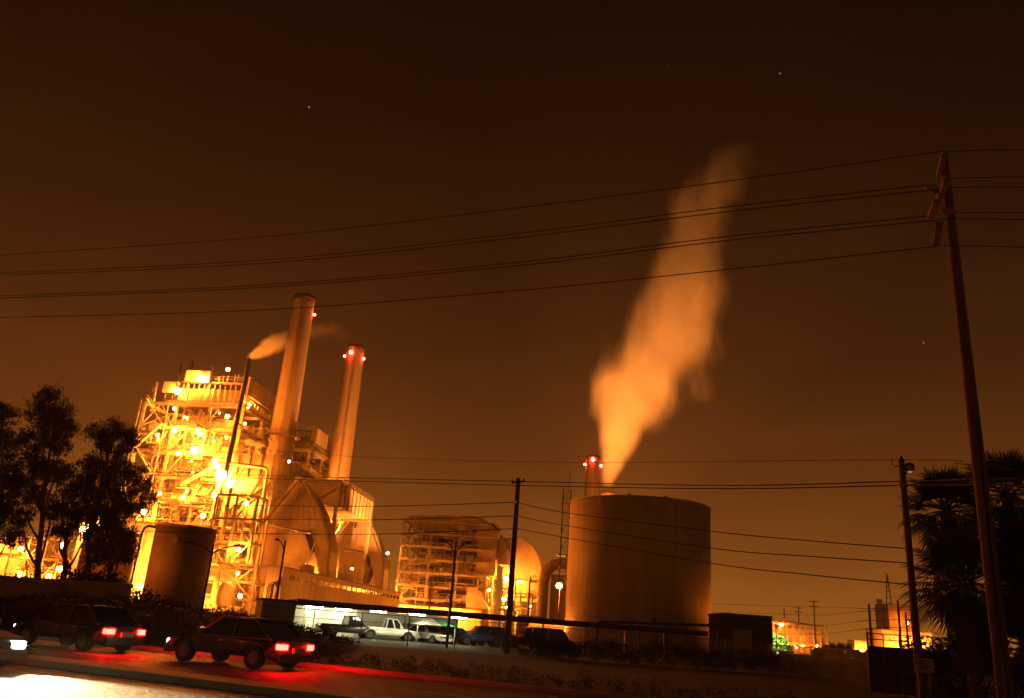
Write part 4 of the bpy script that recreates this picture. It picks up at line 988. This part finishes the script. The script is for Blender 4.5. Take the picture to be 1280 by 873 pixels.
# green lit bush far right of the shed
q = at(966, 808, 118); t = thing('round_tree', 'round green lit tree right of the dark shed', 'tree', (q.x, q.y, 0))
b = MB(); b.tube([(0, 0, 0), (.1, 0, 1.8)], [.24, .16], 8); b.build('trunk', 'bark', t)
pb = [Vector((math.cos(a)*r_*2.3, math.sin(a)*r_*1.6, 1.4 + 2.1*math.sqrt(max(0, 1-r_*r_))*rn.random())) for a, r_ in [(rn.uniform(0, 6.28), rn.random()**.5) for _ in range(200)]]
leafmass(pb, .35, 12000, .17, rn).build('crown', 'green', t)
lamp_post('added mercury lamp post lighting the round green tree', Vector((q.x-.6, q.y-3.4, 0)), 5.0, (.5,), None, .06)  # helper lamp put in to bring out the green crown
b = MB(); b.ball((0, 0, 0), .12, 8); 
for o in [o for o in C.objects if o.type == 'EMPTY' and 'mercury' in o.get('label', '')]: 
    b.build('bulb', 'warmw', o, loc=(.5, 0, 4.75))
    ld = bpy.data.lights.new('added_tree_beam', 'SPOT'); ld.energy = 8000; ld.color = (1, .92, .30); ld.spot_size = rad(70); ld.spot_blend = .5; ld.shadow_soft_size = .1
    lo = bpy.data.objects.new('added_tree_beam', ld); C.objects.link(lo); lo.parent = o; lo.location = (.5, -.1, 4.6); lo.rotation_euler = (rad(50), 0, 0)
car('pale car parked beneath the round green tree', Vector((q.x-.2, q.y-3.2, 0)), rad(80), 'white', 'sedan')

# ---------------------------------------------------------------- far right background
def far(px0, px1, py_top, Y, name, label, cat, mat, D=14, windows=0):
    a = at(px0, py_top, Y); c = at(px1, py_top, Y); t = thing(name, label, cat, (a.x, a.y, 0)); Wd = c.x-a.x; Hh = (a.z+c.z)/2
    b = MB(); b.box(0, Wd, 0, D, 0, Hh); b.build('wall', mat, t)
    b = MB(); b.box(-.2, Wd+.2, -.2, D+.2, Hh, Hh+.4); b.build('roof_edge', 'steel2', t)
    for k in range(windows): b = MB(); x = Wd*(k+.3)/windows; b.box(x, x+Wd/windows*.35, -.1, 0, Hh*.45, Hh*.75); b.build('window', 'window', t)
    return t, Wd, Hh
a = at(950, 778, 400); c = at(1033, 783, 400)
uu, vv = uv_of(a)
t = thing('switchyard_building', 'distant orange lit steel framed plant block right of the green tree', 'plant building', (a.x, a.y, 0))
Wd = c.x-a.x; Hh = 12.5
b = MB(); b.box(0, Wd, 4, 20, 0, Hh-1.5); b.build('wall', 'panel', t)
for k in range(11): b = MB(); b.bar((Wd*k/10, 0, 0), (Wd*k/10, 0, Hh), .5); b.build('column', 'steel', t)
for z in (4.5, 8.6, Hh): b = MB(); b.bar((0, 0, z), (Wd, 0, z), .5); b.bar((0, 3, z), (Wd, 3, z), .5); b.build('beam', 'steel', t)
for k in range(5): b = MB(); b.bar((Wd*(2*k)/10, 0, 4.5), (Wd*(2*k+1)/10, 0, Hh), .3); b.build('bracing', 'steel', t)
b = MB(); b.tube([(2, 1.5, Hh+1), (Wd*.5, 1.5, Hh+.6), (Wd*.95, 1.5, Hh-.2)], .8, 8); b.build('pipe', 'duct', t, smooth=True)
for (x, y, z, r) in ((11, -5, 3.5, .42), (14.5, -6, 2.6, .34), (17.5, -6, 3.4, .3), (9, -4, 12, .42), (24, -6, 4, .26), (28.5, -6, 3, .24), (3, -8, 3, .3)): lamp_on(t, (x, y, z), r, 'sodium_b')
t, Wd, Hh = far(1068, 1083, 802, 330, 'small_block', 'small bright yellow block left of the dark gate', 'building', 'wall', 6)
lamp_on(t, (1, -4, 3), .5, 'sodium_b')
t, Wd, Hh = far(1102, 1165, 790, 330, 'yellow_building', 'wide bright yellow building between street lamp and palms', 'building', 'wall', 14, 0)
for x in (3, 8, 14.5, 19): lamp_on(t, (x, -6, 3.5), .6, 'sodium_b')
t, Wd, Hh = far(1110, 1142, 757, 460, 'tall_block', 'tall dim brown block rising behind the wide yellow building', 'building', 'panel', 16, 0)
lamp_on(t, (6, -8, 19), .6, 'sodium')
b = MB(); Z = at(1112, 717, 460).z
for x in (1, 4): b.bar((x, 4, Hh), (2.5, 4, Z), .4)
for k in range(5): b.bar((1.2, 4, Hh+k*3), (3.8, 4, Hh+k*3+2), .25)
b.build('roof_tower', 'dark', t)
def pylon(label, px, py, Y, wd, kind='lattice'):
    q = at(px, py, Y); H = q.z
    if kind == 'lattice':
        t = thing('transmission_tower', label, 'pylon', (q.x, q.y, 0)); b = MB()
        for sx in (-1, 1):
            for sy in (-1, 1): b.bar((sx*wd, sy*wd, 0), (sx*wd*.35, sy*wd*.35, H), .35)
        for k in range(9):
            f0 = 1-.65*k/9; f1 = 1-.65*(k+1)/9; z0 = H*k/9; z1 = H*(k+1)/9
            for sy in (-1, 1): b.bar((-wd*f0, sy*wd*f0, z0), (wd*f1, sy*wd*f1, z1), .2); b.bar((wd*f0, sy*wd*f0, z0), (-wd*f1, sy*wd*f1, z1), .2)
        b.build('lattice', 'dark', t)
        b = MB()
        for f0 in (.72, .84, .95): b.bar((-wd*1.5, 0, H*f0), (wd*1.5, 0, H*f0), .3)
        b.build('crossarm', 'steel2', t)
    else:
        t = thing('utility_pole', label, 'utility pole', (q.x, q.y, 0)); b = MB(); b.tube([(0, 0, 0), (0, 0, H)], [.35, .25], 6); b.build('shaft', 'wood', t)
        if kind == 'T':
            for z in (H-.4, H-2.4): b = MB(); b.bar((-wd, 0, z), (wd, 0, z), .3); b.build('crossarm', 'wood', t)
    return t
pylon('hazy lattice transmission tower left of the tall dim block', 1099, 749, 520, 2.6)
pylon('far power pole with two crossarms above the orange lit plant block', 1017, 751, 380, 2.2, 'T')
pylon('shorter far power pole with crossarms left of the taller one', 998, 759, 420, 2.2, 'T')
pylon('thin far pole at the left part of the orange lit plant block', 980, 761, 400, 1, 'p')
pylon('thin dark pole standing by the small bright yellow block', 1086, 755, 200, 1, 'p')
pylon('thin dark pole in front of the yellow building, left one', 1122, 751, 220, 1, 'p')
pylon('thin dark pole in front of the yellow building, right one', 1132, 765, 240, 1, 'p')
for k, (y0, y1, y2) in enumerate(((755, 762, 757), (765, 772, 760), (779, 785, 772), (790, 796, 782))):
    wire(('first', 'second', 'third', 'lowest')[k] + ' faint far wire counted from the top, beyond the far power poles', W3([(890, y0, 395), (1017, y1-3, 380), (1060, (y1+y2)/2, 300), (1086, y2+4, 200), (1150, y2+2, 240)]), .07 if k < 9 else .1, 'faint far wires')
# distant dark hill of trees
b = leafmass([Vector((at(1020+i*2, 812, 300).x, 300 + (i % 5), 1 + 3.2*math.sin(math.pi*i/32)*rn.random())) for i in range(33)], 1.4, 4000, .5, rn)
o = b.build('distant_trees', 'hedge'); struct(o, 'stuff'); tag(o, 'low dark clump of distant trees between the far buildings', 'trees')

# ---------------------------------------------------------------- road traffic, lamps burning
def rcar(px, p, label, mat, kind, rev):
    d = at(px, 800, 1) - Vector((0, 0, EYE)); d.z = 0
    s_ = p/(d.x*math.sin(RT) + d.y*math.cos(RT)); q = d*s_
    return car(label, (q.x, q.y, .006), -RT + (math.pi if rev else 0), mat, kind, True)
cw = rcar(-88, 13.2, 'car with blazing white headlamps on the near lanes at the left edge', 'silver', 'sedan', False)
for s_ in (-1, 1):
    ld = bpy.data.lights.new('headlamp_beam', 'SPOT'); ld.energy = 17000; ld.color = (1, .74, .36); ld.spot_size = rad(44); ld.spot_blend = .9; ld.shadow_soft_size = .15
    lo = bpy.data.objects.new('headlamp_beam', ld); C.objects.link(lo); lo.parent = cw; lo.location = (2.45, s_*.62, .62)
    lo.rotation_euler = (rad(79), 0, rad(-106))
rcar(95, 21.6, 'dark car with glowing red tail lamps on the far lanes, below the boundary wall', 'blackp', 'sedan', True)
rcar(300, 22.0, 'low dark car with glowing red tail lamps, on the road below the white workshop', 'blackp', 'sedan', True)

# ---------------------------------------------------------------- steam
def steam(name, label, path, dens, col, soft=.5, nscale=.06, seed=0.):
    """closed tube domain along path [(point, radius)], density falls off from the axis"""
    p0 = Vector(path[0][0]); 
    t = tag(bpy.data.objects.new(name, None), label, 'steam')
    bpy.data.objects.remove(t)
    b = MB(); pts_ = [Vector(p)-p0 for p, r in path]; b.tube(pts_, [r for p, r in path], 20)
    mt = bpy.data.materials.new(name + ' volume'); mt.use_nodes = True; tr = mt.node_tree; tr.nodes.clear(); l = tr.links
    ou = nd(tr, 'ShaderNodeOutputMaterial'); pv = nd(tr, 'ShaderNodeVolumePrincipled'); pv.inputs['Color'].default_value = (*col, 1); pv.inputs['Anisotropy'].default_value = 0.0
    tcn = nd(tr, 'ShaderNodeTexCoord')
    z0, z1 = pts_[0], pts_[-1]; ax = (z1-z0)
    # parameter along the axis
    def dot(vecout, v):
        n_ = nd(tr, 'ShaderNodeVectorMath', operation='DOT_PRODUCT'); l.new(vecout, n_.inputs[0]); n_.inputs[1].default_value = v; return n_.outputs['Value']
    # warp the coordinate with noise
    nz = nd(tr, 'ShaderNodeTexNoise'); nz.inputs['Scale'].default_value = nscale; nz.inputs['Detail'].default_value = 2.2; nz.inputs['Roughness'].default_value = .6; nz.noise_dimensions = '4D'; nz.inputs['W'].default_value = seed
    # wind-drawn noise: stretched along the plume
    qd = ax.normalized().to_track_quat('Z', 'Y').inverted().to_euler()
    mpn = nd(tr, 'ShaderNodeMapping'); mpn.inputs['Rotation'].default_value = qd; mpn.inputs['Scale'].default_value = (1, 1, .5)
    l.new(tcn.outputs['Object'], mpn.inputs[0]); l.new(mpn.outputs[0], nz.inputs['Vector'])
    sub = nd(tr, 'ShaderNodeVectorMath', operation='SUBTRACT'); l.new(nz.outputs['Color'], sub.inputs[0]); sub.inputs[1].default_value = (.5, .5, .5)
    s0 = dot(tcn.outputs['Object'], ax/ax.length_squared)
    rr_ = nd(tr, 'ShaderNodeFloatCurve')     # radius along s
    rmax = max(r for p, r in path)
    cv = rr_.mapping.curves[0]; sv = [(p_-z0).dot(ax)/ax.length_squared for p_ in pts_]
    cv.points[0].location = (0, path[0][1]/rmax); cv.points[1].location = (1, path[-1][1]/rmax)
    for s_, (p, r) in list(zip(sv, path))[1:-1]: cv.points.new(s_, r/rmax)
    rr_.mapping.update(); l.new(s0, rr_.inputs['Value'])
    rad_m = nd(tr, 'ShaderNodeMath', operation='MULTIPLY'); l.new(rr_.outputs[0], rad_m.inputs[0]); rad_m.inputs[1].default_value = rmax
    # axis centre offset (curved path)
    cx = nd(tr, 'ShaderNodeVectorMath', operation='SCALE'); cx.inputs[0].default_value = ax; l.new(s0, cx.inputs['Scale'])
    bend = nd(tr, 'ShaderNodeFloatCurve'); side = ax.cross(Vector((0, 1, 0))).normalized()
    offs = [(p_-z0).dot(side) for p_ in pts_]; bm_x = max(1e-3, max(abs(o_) for o_ in offs))
    cb = bend.mapping.curves[0]; cb.points[0].location = (0, .5); cb.points[1].location = (1, .5)
    for s_, o_ in list(zip(sv, offs))[1:-1]: cb.points.new(s_, .5 + .5*o_/bm_x)
    bend.mapping.update(); l.new(s0, bend.inputs['Value'])
    bs = nd(tr, 'ShaderNodeMath', operation='MULTIPLY_ADD'); l.new(bend.outputs[0], bs.inputs[0]); bs.inputs[1].default_value = 2*bm_x; bs.inputs[2].default_value = -bm_x
    bo = nd(tr, 'ShaderNodeVectorMath', operation='SCALE'); bo.inputs[0].default_value = side; l.new(bs.outputs[0], bo.inputs['Scale'])
    cc = nd(tr, 'ShaderNodeVectorMath', operation='ADD'); l.new(cx.outputs[0], cc.inputs[0]); l.new(bo.outputs[0], cc.inputs[1])
    df = nd(tr, 'ShaderNodeVectorMath', operation='SUBTRACT'); l.new(tcn.outputs['Object'], df.inputs[0]); l.new(cc.outputs[0], df.inputs[1])
    wsc = nd(tr, 'ShaderNodeVectorMath', operation='SCALE'); l.new(sub.outputs[0], wsc.inputs[0])
    wm = nd(tr, 'ShaderNodeMath', operation='MULTIPLY'); l.new(rad_m.outputs[0], wm.inputs[0]); wm.inputs[1].default_value = 1.0; l.new(wm.outputs[0], wsc.inputs['Scale'])
    dw = nd(tr, 'ShaderNodeVectorMath', operation='ADD'); l.new(df.outputs[0], dw.inputs[0]); l.new(wsc.outputs[0], dw.inputs[1])
    ln = nd(tr, 'ShaderNodeVectorMath', operation='LENGTH'); l.new(dw.outputs[0], ln.inputs[0])
    rt = nd(tr, 'ShaderNodeMath', operation='DIVIDE'); l.new(ln.outputs['Value'], rt.inputs[0]); l.new(rad_m.outputs[0], rt.inputs[1])
    fo = nd(tr, 'ShaderNodeMapRange', interpolation_type='SMOOTHSTEP'); fo.inputs[1].default_value = .72; fo.inputs[2].default_value = .72-soft; fo.inputs[3].default_value = 0; fo.inputs[4].default_value = 1
    n3 = nd(tr, 'ShaderNodeTexNoise'); n3.inputs['Scale'].default_value = nscale*4.2; n3.inputs['Detail'].default_value = 4; n3.inputs['Roughness'].default_value = .6
    l.new(mpn.outputs[0], n3.inputs['Vector'])
    er = nd(tr, 'ShaderNodeMath', operation='MULTIPLY_ADD'); l.new(n3.outputs[0], er.inputs[0]); er.inputs[1].default_value = .7; er.inputs[2].default_value = -.35
    e2 = nd(tr, 'ShaderNodeMath', operation='ADD'); l.new(rt.outputs[0], e2.inputs[0]); l.new(er.outputs[0], e2.inputs[1])
    s3 = nd(tr, 'ShaderNodeMath', operation='POWER'); l.new(s0, s3.inputs[0]); s3.inputs[1].default_value = 4
    e3 = nd(tr, 'ShaderNodeMath', operation='MULTIPLY_ADD'); l.new(s3.outputs[0], e3.inputs[0]); e3.inputs[1].default_value = .35; l.new(e2.outputs[0], e3.inputs[2])
    l.new(e3.outputs[0], fo.inputs[0])
    fade = nd(tr, 'ShaderNodeFloatCurve'); fc = fade.mapping.curves[0]
    for i_, (x_, y_) in enumerate(dens[1]):
        if i_ == 0: fc.points[0].location = (x_, y_)
        elif i_ == len(dens[1])-1: fc.points[1].location = (x_, y_) if len(fc.points) == 2 else fc.points[1].location
    for x_, y_ in dens[1][1:-1]: fc.points.new(x_, y_)
    fade.mapping.update(); l.new(s0, fade.inputs['Value'])
    m1 = nd(tr, 'ShaderNodeMath', operation='MULTIPLY'); l.new(fo.outputs[0], m1.inputs[0]); l.new(fade.outputs[0], m1.inputs[1])
    m2 = nd(tr, 'ShaderNodeMath', operation='MULTIPLY'); l.new(m1.outputs[0], m2.inputs[0]); m2.inputs[1].default_value = dens[0]
    l.new(m2.outputs[0], pv.inputs['Density']); l.new(pv.outputs[0], ou.inputs['Volume'])
    o = b.build(name, mt, loc=p0); struct(o, 'stuff'); return tag(o, label, 'steam')
def pl(px, py, Y, r): return (at(px, py, Y), r)
steam('steam_plume', 'tall lit steam plume leaning right above the huge fuel tank',
      [pl(759.5, 608, 335, 4.2), pl(769, 562, 335, 11.5), pl(787, 515, 335, 25), pl(806, 478, 335, 33), pl(822, 445, 335, 32), pl(841, 398, 335, 32), pl(854, 351, 335, 30), pl(864, 304, 335, 27), pl(882, 257, 335, 27), pl(908, 218, 335, 25), pl(940, 185, 335, 23)],
      (.085, [(0, 1.0), (.10, .7), (.3, .42), (.55, .36), (.8, .30), (1, .02)]), (.92, .90, .88), .62, .030, 3.)
steam('steam_puff', 'soft steam puff drifting right from the slim vent pipe behind the nearest stack',
      [pl(313, 446, 195, 1.1), pl(328, 443, 205, 3.6), pl(345, 441, 222, 5.6), pl(370, 438, 242, 7.2), pl(405, 435, 252, 8.6), pl(455, 430, 256, 9.5)],
      (.62, [(0, 1.0), (.15, .75), (.35, .4), (.6, .2), (1, 0.0)]), (.92, .90, .88), .6, .09, 8.)
# floodlight masts; the first two are unseen additions that light the steam
def flood_mast(label, u, v, H, aim, power, size=60):
    t = pthing('floodlight_mast', label, 'lamp post', u, v)
    b = MB(); b.tube([(0, 0, 0), (0, 0, H)], [.3, .2], 8); b.build('pole', 'steel2', t)
    b = MB(); b.box(-.6, .6, -.3, .3, H, H+.6); b.build('floodlight', 'steel2', t, bevel=.04)
    ld = bpy.data.lights.new('floodlight_beam', 'SPOT'); ld.energy = power; ld.color = (1, .26, .034); ld.spot_size = rad(size); ld.spot_blend = .6; ld.shadow_soft_size = .6
    lo = bpy.data.objects.new('floodlight_beam', ld); C.objects.link(lo); lo.parent = t; lo.location = (0, 0, H+1.4)
    d = (Vector(aim) - pu(u, v, H+1.4)); R_ = Matrix.Rotation(TH, 3, 'Z') @ d
    lo.rotation_euler = R_.to_track_quat('-Z', 'Y').to_euler(); return t
flood_mast('added unseen floodlight mast that lights the upper steam plume', 0, 290, 16, at(850, 340, 335), 4.2e6, 66)
flood_mast('added floodlight mast behind the huge fuel tank, lighting the plume foot', -8, 262, 14, at(775, 500, 335), .16e6, 60)
flood_mast('yard floodlight mast right of the farther duct hood, washing the smokestacks', -44, 232, 11, pu(-84, 240, 58), 4.5e5, 75)
flood_mast('yard floodlight mast left of the plant behind the trees, washing the smokestacks', -128, 186, 13, pu(-86, 225, 62), 3.5e5, 60)
# ---------------------------------------------------------------- night haze round the whole scene
b = MB(); b.box(-480, 520, -30, 640, -1, 260); o = b.build('haze', 'steel'); o.data.materials.clear()
hm = bpy.data.materials.new('haze'); hm.use_nodes = True; tr = hm.node_tree; tr.nodes.clear()
ou = nd(tr, 'ShaderNodeOutputMaterial'); pv = nd(tr, 'ShaderNodeVolumePrincipled'); pv.inputs['Color'].default_value = (.9, .9, .9, 1); pv.inputs['Density'].default_value = .00013; pv.inputs['Anisotropy'].default_value = .3
tr.links.new(pv.outputs[0], ou.inputs['Volume']); o.data.materials.append(hm); struct(o, 'stuff'); tag(o, 'thin warm night haze in the air round the plant', 'haze')
